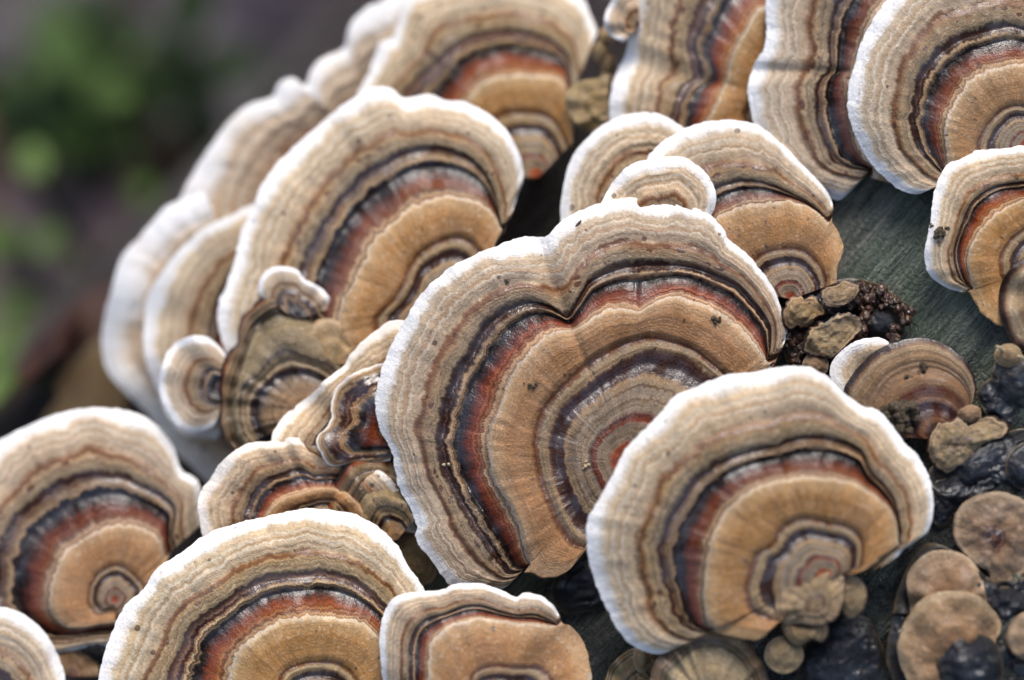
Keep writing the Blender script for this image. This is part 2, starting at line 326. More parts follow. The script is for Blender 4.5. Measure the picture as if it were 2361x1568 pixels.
HB = np.array([(0, 0), (.1, .04), (.2, .0), (.25, -.05), (.30, .02), (.335, -.01), (.37, .07), (.46, .13), (.525, .13), (.545, .10), (.562, -.02), (.6, -.03), (.66, -.08),
               (.685, .0), (.715, -.05), (.75, .04), (.8, .06), (.825, .02), (.87, .06), (.92, .05), (.96, .03), (1.0, -.03)])
CAPS = {}
def cap(label, pole, A, mids=(), z0=0.0, sl=0.0, dome=.16, mat='zonate', closed=False, T=.15, edge=.055, wave=.05, relief=1.0,
        grooves=(), bmap=None, step=4.2, rows=100, seed=1, frill=1.6, split=.955, lumpy=0.0, name="bracket_fungus", cat="bracket fungus",
        group="bracket caps crowded on the log", out_dir=None, dew=0, seat=True, ribs=0):
    px, py = pole
    if z0 is None: z0 = float(log_z(*px2cm(px, py, 0))) - .02
    Ad = catmull(A, closed)
    ang = np.unwrap(np.arctan2(-(Ad[:, 1] - py), Ad[:, 0] - px)); rad = np.hypot(Ad[:, 0] - px, Ad[:, 1] - py)
    if ang[-1] < ang[0]: ang = ang[::-1]; rad = rad[::-1]
    if closed:
        ang = np.linspace(0, 1, len(ang)) * 1e-6 + np.maximum.accumulate(ang)
    ang = np.maximum.accumulate(ang) + np.linspace(0, 1, len(ang)) * 1e-5
    xs = px + rad * np.cos(ang); ys = py - rad * np.sin(ang)
    s = np.concatenate([[0], np.cumsum(np.hypot(np.diff(xs), np.diff(ys)))])
    nc = int(max(24, min(760, s[-1] / step)))
    sc = np.linspace(0, s[-1], nc, endpoint=not closed)
    th = np.interp(sc, s, ang); rA = np.interp(sc, s, rad)
    rm = np.median(rA); size = min(1.0, max(.16, rm / 540))
    rA = rA + frill * (vnoise(sc / 14, sc * 0 + seed, 3) * 1.6 + vnoise(sc / 5.5, sc * 0 + seed, 5) * 1.0) * (size ** .5 + .3)
    if closed:
        k = np.clip(np.arange(nc) / 8.0, 0, 1); rA = rA * k + (rA[0] * 0 + rad[0]) * (1 - k) if False else rA
    knots = [(0.0, rA * 0)]; iC = None
    for bv, pts in sorted(mids, key=lambda q: q[0]):
        md = catmull(pts); a = np.unwrap(np.arctan2(-(md[:, 1] - py), md[:, 0] - px)); r = np.hypot(md[:, 0] - px, md[:, 1] - py)
        if a[-1] < a[0]: a = a[::-1]; r = r[::-1]
        mean = a.mean(); c = (th[0] + th[-1]) / 2
        a = a + 2 * np.pi * np.round((c - mean) / (2 * np.pi))
        a = np.maximum.accumulate(a) + np.linspace(0, 1, len(a)) * 1e-5
        ratio = r / np.interp(a, th, rA)
        rr = np.where(th < a[0], ratio[0] * rA, np.where(th > a[-1], ratio[-1] * rA, np.interp(th, a, r)))
        if abs(bv - .55) < .02: iC = len(knots)
        knots.append((bv, rr))
    knots.append((1.0, rA))
    for k in range(1, len(knots) - 1):
        knots[k] = (knots[k][0], np.maximum(knots[k][1], knots[k - 1][1] + .004 * rm))
    for k in range(len(knots) - 2, 0, -1):
        knots[k] = (knots[k][0], np.minimum(knots[k][1], knots[k + 1][1] - .006 * rm))
    for k in range(1, len(knots)):
        knots[k] = (knots[k][0], np.maximum(knots[k][1], knots[k - 1][1] + .003 * rm))
    rA = knots[-1][1]
    nr = max(18, int(rows * min(1, .25 + size)))
    br = np.concatenate([np.linspace(.006, .9, nr), np.linspace(.9, 1.0, 9)[1:]])
    isp = int(np.argmin(abs(br - split))); nr = len(br)
    bk = np.array([k[0] for k in knots]); rk = np.array([k[1] for k in knots])
    seg = np.clip(np.searchsorted(bk, br, side='right') - 1, 0, len(bk) - 2)
    f = ((br - bk[seg]) / (bk[seg + 1] - bk[seg]))[:, None]
    Rr = rk[seg] * (1 - f) + rk[seg + 1] * f
    battr = np.repeat(br[:, None], nc, 1)
    if iC is not None:
        wd = (rk[-1] - rk[iC]) / rm; q = np.clip((wd - .02) / .09, 0, 1); q = q * q * (3 - 2 * q)
        kb = knots[iC][0]; o_k = .035 * (1 - q[None, :]); battr = np.where(battr > kb - o_k, (kb - o_k) + (battr - kb + o_k) * (q[None, :] * .998 + .002), battr)
    if bmap is not None:
        battr = np.interp(battr, [q[0] for q in bmap], [q[1] for q in bmap])
    # plane of the cap
    if out_dir is None:
        mx, my = np.mean(rA * np.cos(th)), np.mean(rA * np.sin(th)); out_dir = np.array([mx, my]) / (math.hypot(mx, my) + 1e-6)
    else: out_dir = np.array(out_dir) / np.hypot(*out_dir)
    rs = np.random.RandomState(seed * 31 + 5)
    if closed and rm < 200: wave = wave * .12
    wv = sum(rs.uniform(.4, 1) / (1 + .25 * k) * np.sin(th * (2.2 + 2.1 * k) + rs.uniform(0, 6.3)) for k in range(5)) * wave
    kw = max(3, int(nc * .10)); pad = np.pad(rA, kw, mode='wrap' if closed else 'edge'); ker = np.hanning(2 * kw + 1); ker /= ker.sum()
    rRef = np.maximum(np.convolve(pad, ker, 'valid'), .72 * rm)
    def height(Rpx, t, b, thc, wvc, scc, fine=True):
        ex = Rpx * np.cos(thc) / PXC; ey = Rpx * np.sin(thc) / PXC
        t = Rpx / rRef[None, :]
        z = z0 + sl * (ex * out_dir[0] + ey * out_dir[1]) + dome * (1 - t ** 2) + wvc * t ** 2
        for gth, gd, gw, g0 in grooves:
            z = z - gd * np.exp(-((thc - gth + np.pi) % (2 * np.pi) - np.pi) ** 2 / gw ** 2) * np.clip((t - g0) / (1 - g0), 0, 1) ** .7
        if ribs: z = z + ribs * vnoise(thc * 9, thc * 0, seed) * np.clip((t - .25) * 2, 0, 1)
        if fine:
            z = z + relief * size * np.interp(b, HB[:, 0], HB[:, 1])
            z = z + relief * .030 * size * vnoise(scc / 26, Rpx / 60, seed) * t + .004 * size * vnoise(scc / 7, Rpx / 30, seed + 2) * t
            if lumpy: z = z + lumpy * fbm(ex * 3.2 + seed, ey * 3.2, seed, 4) * np.clip((1 - t) * 6, 0, 1)
        return z
    T2 = th[None, :]; W2 = wv[None, :]; S2 = sc[None, :]
    t2 = Rr / rA[None, :]
    Z = height(Rr, t2, battr if bmap is None else np.repeat(br[:, None], nc, 1), T2, W2, S2)
    PX = px + Rr * np.cos(T2); PY = py - Rr * np.sin(T2)
    X, Y = px2cm(PX, PY, Z); rowsP = [np.stack([X, Y, Z], -1)]; rowsB = [battr]; rowsR = [Rr]
    # rounded rim
    ph = np.array([35, 70, 100, 130, 160, 180]) * np.pi / 180; e = edge * (.45 + .55 * size)
    mX, mY, mZ = X[-1], Y[-1], Z[-1]
    for a in ph:
        o_ = e / 2 * math.sin(a); dn = e / 2 * (1 - math.cos(a))
        rowsP.append(np.stack([mX + o_ * np.cos(th), mY + o_ * np.sin(th), mZ - dn], -1)[None]); rowsB.append(battr[-1:]); rowsR.append(Rr[-1:])
    n_top = nr; n_rim_end = nr + len(ph)
    # underside
    X0, Y0 = px2cm(px, py, z0); need = max(0.0, z0 + dome - T - (float(log_z(X0, Y0)) - .25)) if seat else 0.0
    for tu in (.97, .88, .74, .6, .46, .34, .22, .12, .03):
        Ru = tu * rA; zt = height(Ru[None], np.full((1, nc), tu), tu, T2, W2, S2, fine=False)[0]
        th_ = e + (T - e) * min(1, (1 - tu) * 2.2) + need * math.exp(-(tu / .33) ** 2)
        zu = zt - th_ - .06 * size * tu
        xu, yu = px2cm(px + Ru * np.cos(th), py - Ru * np.sin(th), zu)
        rowsP.append(np.stack([xu, yu, zu], -1)[None]); rowsB.append(np.ones((1, nc))); rowsR.append(Ru[None])
    P = np.concatenate(rowsP, 0); B = np.concatenate(rowsB, 0); RR = np.concatenate(rowsR, 0)
    nt_, _ = P.shape[0], nc
    dr = np.gradient(P, axis=0)
    dc = (np.roll(P, -1, 1) - np.roll(P, 1, 1)) if closed else np.gradient(P, axis=1)
    Nn = np.cross(dr, dc); Nn /= (np.linalg.norm(Nn, axis=-1, keepdims=True) + 1e-12)
    flip = Nn[nr // 2, :, 2].mean() < 0
    if flip: Nn = -Nn
    Wn = Nn.reshape(-1, 3) @ ROT; Wp = to_world(P.reshape(-1, 3)).reshape(P.shape)
    Wn = Wn.reshape(P.shape)
    CO = np.stack([np.repeat((sc / PXC * .62)[None], nt_, 0), RR / PXC, np.full(RR.shape, seed * 7.31)], -1)
    if closed and rm < 200:      # small cushions: an even skin instead of rays from the middle
        CO[..., 0] = RR * np.cos(T2) / PXC * .8 + 3; CO[..., 1] = RR * np.sin(T2) / PXC * 1.6 + 3
    root = empty(name, Vector(to_world([[X0, Y0, float(log_z(X0, Y0)) if seat else z0]])[0]))
    tag(root, label, cat, group)
    def part(nm, a, b_, mt):
        Fc = grid_faces(b_ - a, nc, closed)
        if not flip: Fc = Fc[:, ::-1]
        return mesh_obj(nm, Wp[a:b_].reshape(-1, 3), Fc, mt, root, {"band": B[a:b_].ravel(), "co": CO[a:b_].reshape(-1, 3)}, Wn[a:b_].reshape(-1, 3))
    part("upper_surface", 0, isp + 1, mat)
    part("margin", isp, n_rim_end, mat)
    po = part("pore_surface", n_rim_end - 1, nt_, 'pore' if mat in ('zonate', 'zonate_b', 'zonate_c', 'zonate_d', 'glossy', 'tan') else mat)
    if not closed:      # close the two cut flanks
        vs = []; fs = []
        for c in (0, nc - 1):
            top = np.linspace(nr - 1, 0, 10).astype(int); bot = np.linspace(n_rim_end - 1, nt_ - 1, 10).astype(int)
            k0 = len(vs)
            for a, b_ in zip(top, bot): vs += [Wp[a, c], Wp[b_, c]]
            fs += [(k0 + 2 * i, k0 + 2 * i + 1, k0 + 2 * i + 3, k0 + 2 * i + 2) for i in range(9)]
        mesh_obj("flank", vs, np.array(fs), 'brown_flesh', root)
    if dew:
        vs = []; fs = []; v, f = ICO2; rs2 = np.random.RandomState(seed + 99)
        for k in range(dew):
            c = rs2.randint(3, nc - 3); rr = nr - 1 - rs2.randint(0, 9) if rs2.rand() < .8 else rs2.randint(nr // 2, nr)
            q = rs2.uniform(.006, .013) * (2.0 if rs2.rand() < .12 else 1)
            vs.append(Wp[rr if rr < nr else nr - 1, c] + Wn[min(rr, nr - 1), c] * q * U * .55 + v * q * U); fs.append(f + len(v) * k)
        dobj = mesh_obj("dew", np.vstack(vs), np.vstack(fs), 'water', root); dobj["kind"] = "stuff"
    CAPS[label] = dict(P=P, nr=nr, th=th)
    return root
M['brown_flesh'] = simple("cut_flesh", lin(150, 112, 70), lin(110, 76, 46), 600, .6)
def ang_of(pole, p): return math.atan2(-(p[1] - pole[1]), p[0] - pole[0])
# ------------------------------------------------------------------ setting: ground, log, litter
def ground_h(x, y): return .010 * fbm(x * 9, y * 9, 4, 4) + .02 * vnoise(x * 2.1, y * 2.1, 8)
def axis(vals): return np.concatenate(vals)
gx = axis([np.array([-120, -40, -12, -4, -1.6]), np.linspace(-.8, .8, 130), np.array([1.6, 4, 12, 40, 120])])
GX, GY = np.meshgrid(gx, gx, indexing='ij')
fade = np.clip(1.4 - np.hypot(GX, GY), 0, 1)
GZ = ground_h(GX, GY) * fade
mt, t, bs = new_mat("forest_soil"); N = NT(t); g = N.n("ShaderNodeTexCoord"); v = g.outputs["Object"]
a = N.noise(v, 22, 5, .6); e = N.noise(v, 130, 4, .6)
col = N.mix(N.rng(a, .42, .6, 0, 1), lin(22, 20, 20), lin(40, 31, 27)); col = N.mix(N.rng(e, .55, .75, 0, .7), col, lin(56, 44, 38))
col = N.mix(N.rng(N.noise(v, 9, 3), .55, .66, 0, .7), col, lin(30, 40, 22))
N.l(col, bs.inputs["Base Color"]); bs.inputs["Roughness"].default_value = .8; bs.inputs["Specular IOR Level"].default_value = .15
bm = N.n("ShaderNodeBump"); bm.inputs["Strength"].default_value = .8; bm.inputs["Distance"].default_value = .006; N.l(e, bm.inputs["Height"]); N.l(bm.outputs[0], bs.inputs["Normal"])
ground = mesh_obj("ground", np.stack([GX, GY, GZ], -1).reshape(-1, 3), grid_faces(len(gx), len(gx), False), mt, origin=(0, 0, 0)); ground["kind"] = "structure"
ground["label"] = "dark forest floor of wet soil below the log"

# log
mt, t, bs = new_mat("wet_weathered_wood"); N = NT(t); co = N.attr("co", True)
sp = N.n("ShaderNodeSeparateXYZ"); N.l(co, sp.inputs[0])
g1 = N.noise(N.vmul(co, (.8, 4.5, 1)), 1, 5, .7); g2 = N.noise(N.vmul(co, (2.5, 26, 1)), 1, 4, .65); g3 = N.noise(N.vmul(co, (.45, .7, 1)), 1, 3)
g4 = N.noise(N.vmul(co, (16, 22, 1)), 1, 3, .7)
top = N.ramp(g1, [(.30, lin(58, 62, 62)), (.43, lin(104, 112, 108)), (.55, lin(126, 132, 124)), (.68, lin(160, 158, 148))])
top = N.mix(N.rng(g3, .42, .62, 0, .5), top, N.mix(1.0, top, (.85, 1.1, .7), 'MULTIPLY')); top = N.mix(N.rng(g3, .50, .30, 0, .5), top, N.mix(1.0, top, (1.2, 1.05, .9), 'MULTIPLY'))
top = N.mix(1.0, top, N.rng(g2, .3, .7, .45, 1.5), 'MULTIPLY'); top = N.mix(N.rng(g4, .60, .74, 0, .55), top, lin(116, 118, 108))
side = N.ramp(g1, [(.3, lin(46, 33, 30)), (.5, lin(66, 54, 55)), (.7, lin(86, 76, 82))])
cr1 = N.noise(N.vmul(co, (.55, .6, 1)), 1, 4, .6); crm = N.math('MULTIPLY', N.rng(cr1, .38, .48, 0, 1), N.rng(N.math('ADD', sp.outputs[1], N.math('MULTIPLY', sp.outputs[0], .35)), 7.4, 4.6, 0, 1))
top = N.mix(N.math('MULTIPLY', crm, .85), top, N.mix(N.rng(g4, .35, .65, 0, 1), lin(22, 22, 25), lin(46, 45, 46)))
col = N.mix(N.rng(N.math('ADD', sp.outputs[1], N.math('MULTIPLY', g3, 2.0)), 9.0, 12.5, 0, 1), top, side)
N.l(col, bs.inputs["Base Color"]); N.l(N.rng(g4, .3, .7, .12, .42), bs.inputs["Roughness"]); bs.inputs["Coat Weight"].default_value = .8; bs.inputs["Coat Roughness"].default_value = .16
bm = N.n("ShaderNodeBump"); bm.inputs["Strength"].default_value = 1.0; bm.inputs["Distance"].default_value = .0018
N.l(N.math('ADD', N.math('ADD', g2, g1), N.math('MULTIPLY', g4, .8)), bm.inputs["Height"]); N.l(bm.outputs[0], bs.inputs["Normal"]); N.l(bm.outputs[0], bs.inputs["Coat Normal"]); M['wood'] = mt
av = axis([np.linspace(-34, -11, 40)[:-1], np.linspace(-11, 11, 330), np.linspace(11, 46, 50)[1:]])
fv = axis([np.radians(np.linspace(-12, 66, 330)), np.radians(np.linspace(66, 348, 110))[1:-1]])
Aa, Ff = np.meshgrid(av, fv, indexing='ij')
arc = Ff * LOG_R
hgt = .10 * fbm(Aa * .5, arc * 2.6, 11, 4) + .30 * fbm(Aa * .16, arc * .22, 12, 2) * np.clip(abs(Ff - .35) * 1.5, .2, 1) + .13 * fbm(Aa * .9, arc * 6, 13, 4) + .16 * np.maximum(fbm(Aa * 1.1, arc * 1.3, 19, 4), 0) * np.clip((6 - arc - Aa * .35) / 3, 0, 1) - .06
rr_ = LOG_R + hgt
Sx = LOG_S0 - rr_ * np.sin(Ff); Zz = rr_ * np.cos(Ff) - LOG_Z0
P = np.stack([AX[0] * Aa + PE[0] * Sx, AX[1] * Aa + PE[1] * Sx, Zz], -1)
WP = to_world(P.reshape(-1, 3)); cen = to_world([[PE[0] * LOG_S0, PE[1] * LOG_S0, -LOG_Z0]])[0]
logo = empty("fallen_log", Vector((cen[0], cen[1], max(0, cen[2] - LOG_R * U)))); tag(logo, "wet weathered grey-green fallen log that carries all the bracket fungi", "log")
COo = np.stack([Aa, arc, Aa * 0], -1).reshape(-1, 3)
Fl = grid_faces(len(av), len(fv), True)
mesh_obj("weathered_wood", WP, Fl, 'wood', logo, {"co": COo})
for k, nm in ((0, 0), (len(av) - 1, 1)):
    ring = P[k]; c = ring.mean(0); vs = [ring * q + c * (1 - q) for q in (1, .75, .5, .25, .03)]
    n = len(fv); vv = to_world(np.vstack(vs)); ff = grid_faces(5, n, True)
    mesh_obj("sawn_end", vv, ff, 'brown_flesh', logo)
# leaves
def ray_h(px, py, h):
    y0 = -(py - CY) / PXC
    zz = ((h - ORIGIN[2]) / U - y0 * CU.z) / (CB.z - y0 * CU.z / D)
    X, Y = px2cm(px, py, zz); return np.array(to_world([[X, Y, zz]])[0])
def blade(L, W, rs, curl=.2, lobes=0, nu=8, nv=12):
    u = np.linspace(-1, 1, nu * 2 + 1)[:, None]; v = np.linspace(0, 1, nv + 1)[None, :]
    wd = W * .5 * np.sin(np.pi * v ** .85) ** .8 * (1 + (lobes and .25 * np.sin(v * 6 * np.pi))) + L * .003
    x = u * wd; y = v * L + 0 * u
    z = curl * W * (abs(u) ** 1.6) * .35 + L * curl * .35 * np.sin(v * 2.6 + rs.uniform(0, 2)) + .04 * W * vnoise(u * 3 + rs.uniform(0, 9), v * 5, rs.randint(99))
    return np.stack([x, y, z + 0 * x], -1).reshape(-1, 3), grid_faces(nu * 2 + 1, nv + 1, False)
def rot(V, rx, rz, ry=0):
    Mx = np.array(Matrix.Rotation(rz, 3, 'Z') @ Matrix.Rotation(rx, 3, 'X') @ Matrix.Rotation(ry, 3, 'Y')); return V @ Mx.T
def tube(pts, r0, r1, n=6):
    pts = np.array(pts, float); vs = []
    for i, p in enumerate(pts):
        d = pts[min(i + 1, len(pts) - 1)] - pts[max(i - 1, 0)]; d /= np.linalg.norm(d); a = np.cross(d, (.3, .9, .2)); a /= np.linalg.norm(a); b = np.cross(d, a)
        r = r0 + (r1 - r0) * i / (len(pts) - 1)
        vs += [p + r * (math.cos(q) * a + math.sin(q) * b) for q in np.linspace(0, 2 * np.pi, n, endpoint=False)]
    return np.array(vs), grid_faces(len(pts), n, True)
def dead_leaf(px, py, h, L, W, rz, mat, label, k):
    rs = np.random.RandomState(k); p = ray_h(px, py, h); gz = float(ground_h(p[0], p[1]))
    e = empty("dead_leaf", Vector((p[0], p[1], gz)))
    V, Fc = blade(L, W, rs, .25, lobes=k % 2); V = rot(V - np.array([0, L / 2, 0]), rs.uniform(-.15, .15), rz)
    V[:, 2] += h - V[:, 2].min() * (1 if h < .02 else 0) + .002
    mesh_obj("blade", V + np.array([p[0], p[1], 0]), Fc, mat, e)
    st = rot(np.array([[0, -L / 2 - L * .35 * (1 - q), L * .05 * q] for q in np.linspace(0, 1, 5)]), 0, rz) + np.array([p[0], p[1], h + .003])
    tv, tf = tube(st, L * .008, L * .014); mesh_obj("stalk", tv, tf, mat, e)
    tag(e, label, "leaf", "dead leaves on the forest floor")
for k, a in enumerate([
    (250, 350, .012, .035, .026, .9, 'dead3', "wet slate-blue leaf below the bright round leaf"),
    (60, 20, .012, .05, .035, 2.2, 'dead3', "slate-grey dead leaf behind the green plants"),
    (25, 345, .006, .035, .022, .2, 'dead2', "rust dead leaf under the pale green seedling"),
    (370, 30, .006, .045, .03, 1.4, 'dead5', "dark brown dead leaf beyond the green plants"),
    (120, 330, .02, .03, .02, 2.4, 'dead', "mauve dead leaf between the two seedlings"),
    (330, 190, .02, .03, .022, .6, 'dead5', "dark brown curled leaf between the green plants and the log"),
    (545, 110, .035, .055, .04, .7, 'dead6', "broad purple-grey wet leaf lying along the foot of the log"),
    (430, 300, .03, .04, .028, .9, 'dead5', "chestnut leaf wedged under the log beside the purple-grey one"),
    (150, 520, .045, .035, .02, 1.3, 'dead7', "mauve-brown leaf on top of the litter"),
    (45, 660, .04, .05, .024, 2.0, 'dead7', "long grey leaf crossing the litter"),
    (120, 600, .03, .05, .03, 2.3, 'dead7', "wide brown leaf under the mauve-brown one"),
    (40, 760, .03, .045, .03, .4, 'dead', "brown leaf under the long grey leaf"),
    (20, 540, .02, .05, .035, 1.2, 'dead', "brown leaf beneath the small green seedling")]):
    dead_leaf(*a, k + 1)
def ray_log(px, py):
    z = 3.0
    for _ in range(2000):
        X, Y = px2cm(px, py, z)
        if z <= float(log_z(X, Y)): break
        z -= .02
    return X, Y, z
def leaf_on_log(px, py, L, W, turn, lift, mat, label, k, name="dead_leaf"):
    """a leaf stuck to the wet flank of the log, lying in the log's tangent plane"""
    rs = np.random.RandomState(k + 70); X, Y, z = ray_log(px, py); s_ = X * PE[0] + Y * PE[1]
    n2 = np.array([PE[0] * (s_ - LOG_S0), PE[1] * (s_ - LOG_S0), z + LOG_Z0]); n2 /= np.linalg.norm(n2)
    a1 = np.array([AX[0], AX[1], 0]); a2 = np.cross(n2, a1); p = np.array([X, Y, z]) + n2 * .12
    V, Fc = blade(L, W, rs, lift, lobes=k % 2); V = rot(V - np.array([0, L / 2, 0]), 0, turn)
    e = empty(name, Vector(to_world([p])[0]))
    P3 = p + V[:, :1] * a1 + V[:, 1:2] * a2 + (V[:, 2:3] - V[:, 2].min()) * n2
    mesh_obj("blade", to_world(P3), Fc, mat, e)
    st = rot(np.array([[0, -L / 2 - L * .3 * (1 - q), 0] for q in np.linspace(0, 1, 5)]), 0, turn)
    tv, tf = tube(to_world(p + st[:, :1] * a1 + st[:, 1:2] * a2 + .06 * n2), L * .008 * U, L * .014 * U); mesh_obj("stalk", tv, tf, mat, e)
    tag(e, label, "leaf", "leaves stuck to the log's flank")
for k, a in enumerate([
    (165, 860, 2.6, 1.8, .2, .3, 'dead2', "reddish dead leaf stuck to the log's flank under the outermost cap"),
    (275, 935, 3.0, 1.9, -.5, .25, 'dead4', "olive-brown dead leaf wedged beside the rusty-ringed corner cap"),
    (225, 790, 2.2, 1.5, 1.2, .25, 'dead', "brown dead leaf on the flank behind the outermost cap"),
    (14, 985, 1.7, 1.4, 1, .3, 'pale', "pale green leaf on the flank behind the rusty-ringed corner cap")]):
    leaf_on_log(*a, k)
def plant(px, py, z, mats, n, L, W, label, k, spread=1.0, name="seedling"):
    """leafy seedling: its crown stands at depth z, its stem goes down to the soil"""
    rs = np.random.RandomState(k + 50); X, Y = px2cm(px, py, z); c = np.array(to_world([[X, Y, z]])[0])
    gz = float(ground_h(c[0], c[1])); e = empty(name, Vector((c[0], c[1], gz)))
    st = np.array([[c[0] + .004 * math.sin(q * 3), c[1], gz - .01 + (c[2] - gz + .012) * q] for q in np.linspace(0, 1, 8)])
    tv, tf = tube(st, .0016, .001); mesh_obj("stem", tv, tf, 'green2', e)
    for i in range(n):
        V, Fc = blade(L * rs.uniform(.8, 1.15), W * rs.uniform(.85, 1.1), rs, .12); az = i * 2.4 + rs.uniform(-.4, .4)
        V = rot(V, rs.uniform(-.25, .3), az); f = 1 - (i / max(n, 1)) * .55 * spread
        mesh_obj("leaf", V + np.array([st[-1][0], st[-1][1], gz + (c[2] - gz) * f + .001]), Fc, mats[i % len(mats)], e)
    tag(e, label, "plant", "green seedlings on the forest floor")
plant(285, 258, -15, ['green'], 2, .0042, .0046, "tiny seedling with one pair of bright round leaves", 1)
plant(75, 420, -15, ['pale', 'green'], 3, .0065, .006, "pale green seedling standing over the rust leaf", 2)
plant(150, 190, -20, ['green3', 'green2'], 12, .012, .008, "leafy green plant with many overlapping leaves", 3, .9)
plant(45, 215, -21, ['green3', 'green2', 'green'], 12, .011, .007, "green plant growing beside the slate-grey leaf", 4, .9)
plant(205, 70, -22, ['green2', 'green3'], 11, .012, .008, "dark green plant at the head of the green patch", 5, .9)
plant(100, 120, -21, ['green3', 'green2'], 11, .011, .007, "green plant between the slate-grey leaf and the dark green plant", 11, .9)
plant(420, 110, -22, ['green2'], 5, .016, .010, "dull green plant standing against the log flank", 6, .7)
plant(6, 600, -18, ['green'], 3, .009, .008, "small green seedling beside the wide brown leaf", 7)
plant(-2, 870, -16, ['green', 'green3'], 4, .010, .008, "low green plant beside the reddish leaf", 8)
# moss cushion
vs = []; fs = []; rs = np.random.RandomState(3)
for k in range(3200):
    p = ray_h(rs.uniform(-250, 420), rs.uniform(-150, 330), 0.0); h = float(ground_h(p[0], p[1])); q = rs.uniform(.004, .011); a = rs.uniform(0, 6.3)
    d = np.array([math.cos(a), math.sin(a), 0]); b = np.array([p[0], p[1], h - .001])
    vs += [b - .0016 * d, b + .0016 * d, b + np.array([rs.uniform(-.004, .004), rs.uniform(-.004, .004), q])]; fs.append((3 * k, 3 * k + 1, 3 * k + 2))
o = mesh_obj("moss", np.array(vs), np.array(fs), 'moss', origin=(vs[0][0], vs[0][1], 0)); o["kind"] = "stuff"; tag(o, "short green moss covering the soil under the seedlings", "moss")
# ------------------------------------------------------------------ the bracket caps (outline, growth lines, depth, tilt)
L_MAIN = "largest cap, two-lobed with a notch in its front edge, in the middle of the log"
P1 = (1440, 1065)
cap(L_MAIN, P1,
    [(1735, 935), (1776, 856), (1802, 800), (1813, 770), (1808, 745), (1790, 690), (1762, 640), (1720, 590), (1682, 560), (1665, 530), (1635, 500), (1580, 478), (1540, 475), (1470, 462), (1430, 464), (1380, 475), (1330, 495), (1290, 520), (1262, 547), (1240, 550), (1200, 552), (1150, 570), (1100, 590), (1050, 615), (1000, 655), (960, 700), (930, 755), (905, 800), (885, 850), (873, 900), (870, 940), (880, 990), (905, 1035), (915, 1080), (922, 1120), (947, 1165), (966, 1215), (962, 1240), (989, 1278), (1020, 1320), (1045, 1348), (1090, 1358), (1130, 1357), (1168, 1352), (1200, 1322), (1222, 1318), (1250, 1327), (1283, 1328), (1315, 1310), (1350, 1268)],
    [(.735, [(1776, 803), (1777, 782), (1773, 744), (1735, 690), (1691, 649), (1622, 618), (1554, 604), (1461, 603), (1404, 619), (1361, 643), (1345, 666), (1322, 708), (1306, 727), (1288, 718), (1262, 702), (1230, 692), (1194, 695), (1153, 714), (1112, 748), (1078, 813), (1043, 871), (1019, 922), (1009, 997), (1010, 1050), (1023, 1100), (1050, 1151), (1078, 1196), (1108, 1244), (1136, 1281), (1163, 1319), (1180, 1324)]),
     (.55, [(1773, 840), (1749, 803), (1708, 758), (1667, 724), (1616, 700), (1554, 683), (1500, 700), (1474, 715), (1430, 712), (1382, 721), (1335, 755), (1310, 764), (1285, 764), (1255, 779), (1211, 820), (1177, 878), (1146, 946), (1129, 998), (1124, 1050), (1143, 1117), (1177, 1169), (1197, 1217), (1208, 1264), (1225, 1305), (1250, 1322), (1283, 1324), (1312, 1306)]),
     (.345, [(1680, 868), (1640, 833), (1605, 806), (1554, 786), (1485, 775), (1399, 806), (1331, 854), (1283, 902), (1245, 953), (1231, 1015), (1231, 1050), (1242, 1107), (1266, 1169), (1290, 1223), (1313, 1254), (1344, 1268)]),
     (.28, [(1660, 878), (1600, 835), (1553, 818), (1485, 811), (1416, 844), (1348, 892), (1296, 940), (1269, 998), (1266, 1055), (1283, 1117), (1310, 1186), (1331, 1217), (1355, 1237)])],
    z0=-.12, sl=-.03, dome=.34, mat='zonate_c', grooves=[(ang_of(P1, (1300, 720)), .20, .05, .35), (ang_of(P1, (1470, 600)), .035, .02, .4)], rows=150, step=3.4, seed=3, wave=.035, dew=60)
L_FRONT = "rounded cap with a pure white lip overlapping the largest cap"
P2 = (1905, 1330)
cap(L_FRONT, P2,
    [(2000, 1318), (2026, 1309), (2064, 1285), (2079, 1268), (2101, 1254), (2135, 1227), (2149, 1186), (2147, 1134), (2135, 1093), (2112, 1052), (2084, 1025), (2050, 980), (2022, 950), (1992, 943), (1947, 912), (1913, 878), (1879, 857), (1845, 850), (1793, 852), (1742, 864), (1674, 871), (1605, 898), (1556, 922), (1510, 975), (1454, 1030), (1416, 1100), (1382, 1162), (1361, 1196), (1356, 1244), (1365, 1305), (1385, 1364), (1409, 1415), (1440, 1466), (1474, 1493), (1519, 1507), (1553, 1495), (1580, 1462), (1633, 1450), (1674, 1461), (1745, 1473), (1780, 1448), (1810, 1420)],
    [(.735, [(2077, 1223), (2063, 1158), (2040, 1121), (2009, 1087), (1988, 1042), (1940, 1015), (1882, 1001), (1828, 1008), (1776, 1025), (1710, 1040), (1650, 1066), (1598, 1110), (1564, 1158), (1540, 1190), (1522, 1225), (1515, 1268), (1525, 1326), (1543, 1370), (1556, 1408), (1571, 1438)]),
     (.55, [(2074, 1254), (2060, 1186), (2009, 1134), (1957, 1107), (1896, 1097), (1828, 1100), (1759, 1114), (1708, 1138), (1667, 1179), (1639, 1230), (1626, 1288), (1621, 1340), (1622, 1391), (1633, 1440), (1674, 1456), (1745, 1468)]),
     (.345, [(1988, 1305), (1992, 1251), (1961, 1216), (1910, 1203), (1855, 1193), (1804, 1213), (1773, 1257), (1739, 1281), (1722, 1322), (1718, 1367), (1732, 1411), (1773, 1432)])],
    z0=.85, sl=.05, dome=.36, mat='zonate_d', rows=120, seed=8, wave=.05, edge=.06)
L_BOT = "wide cap with crisp tan border below the wet folded caps"
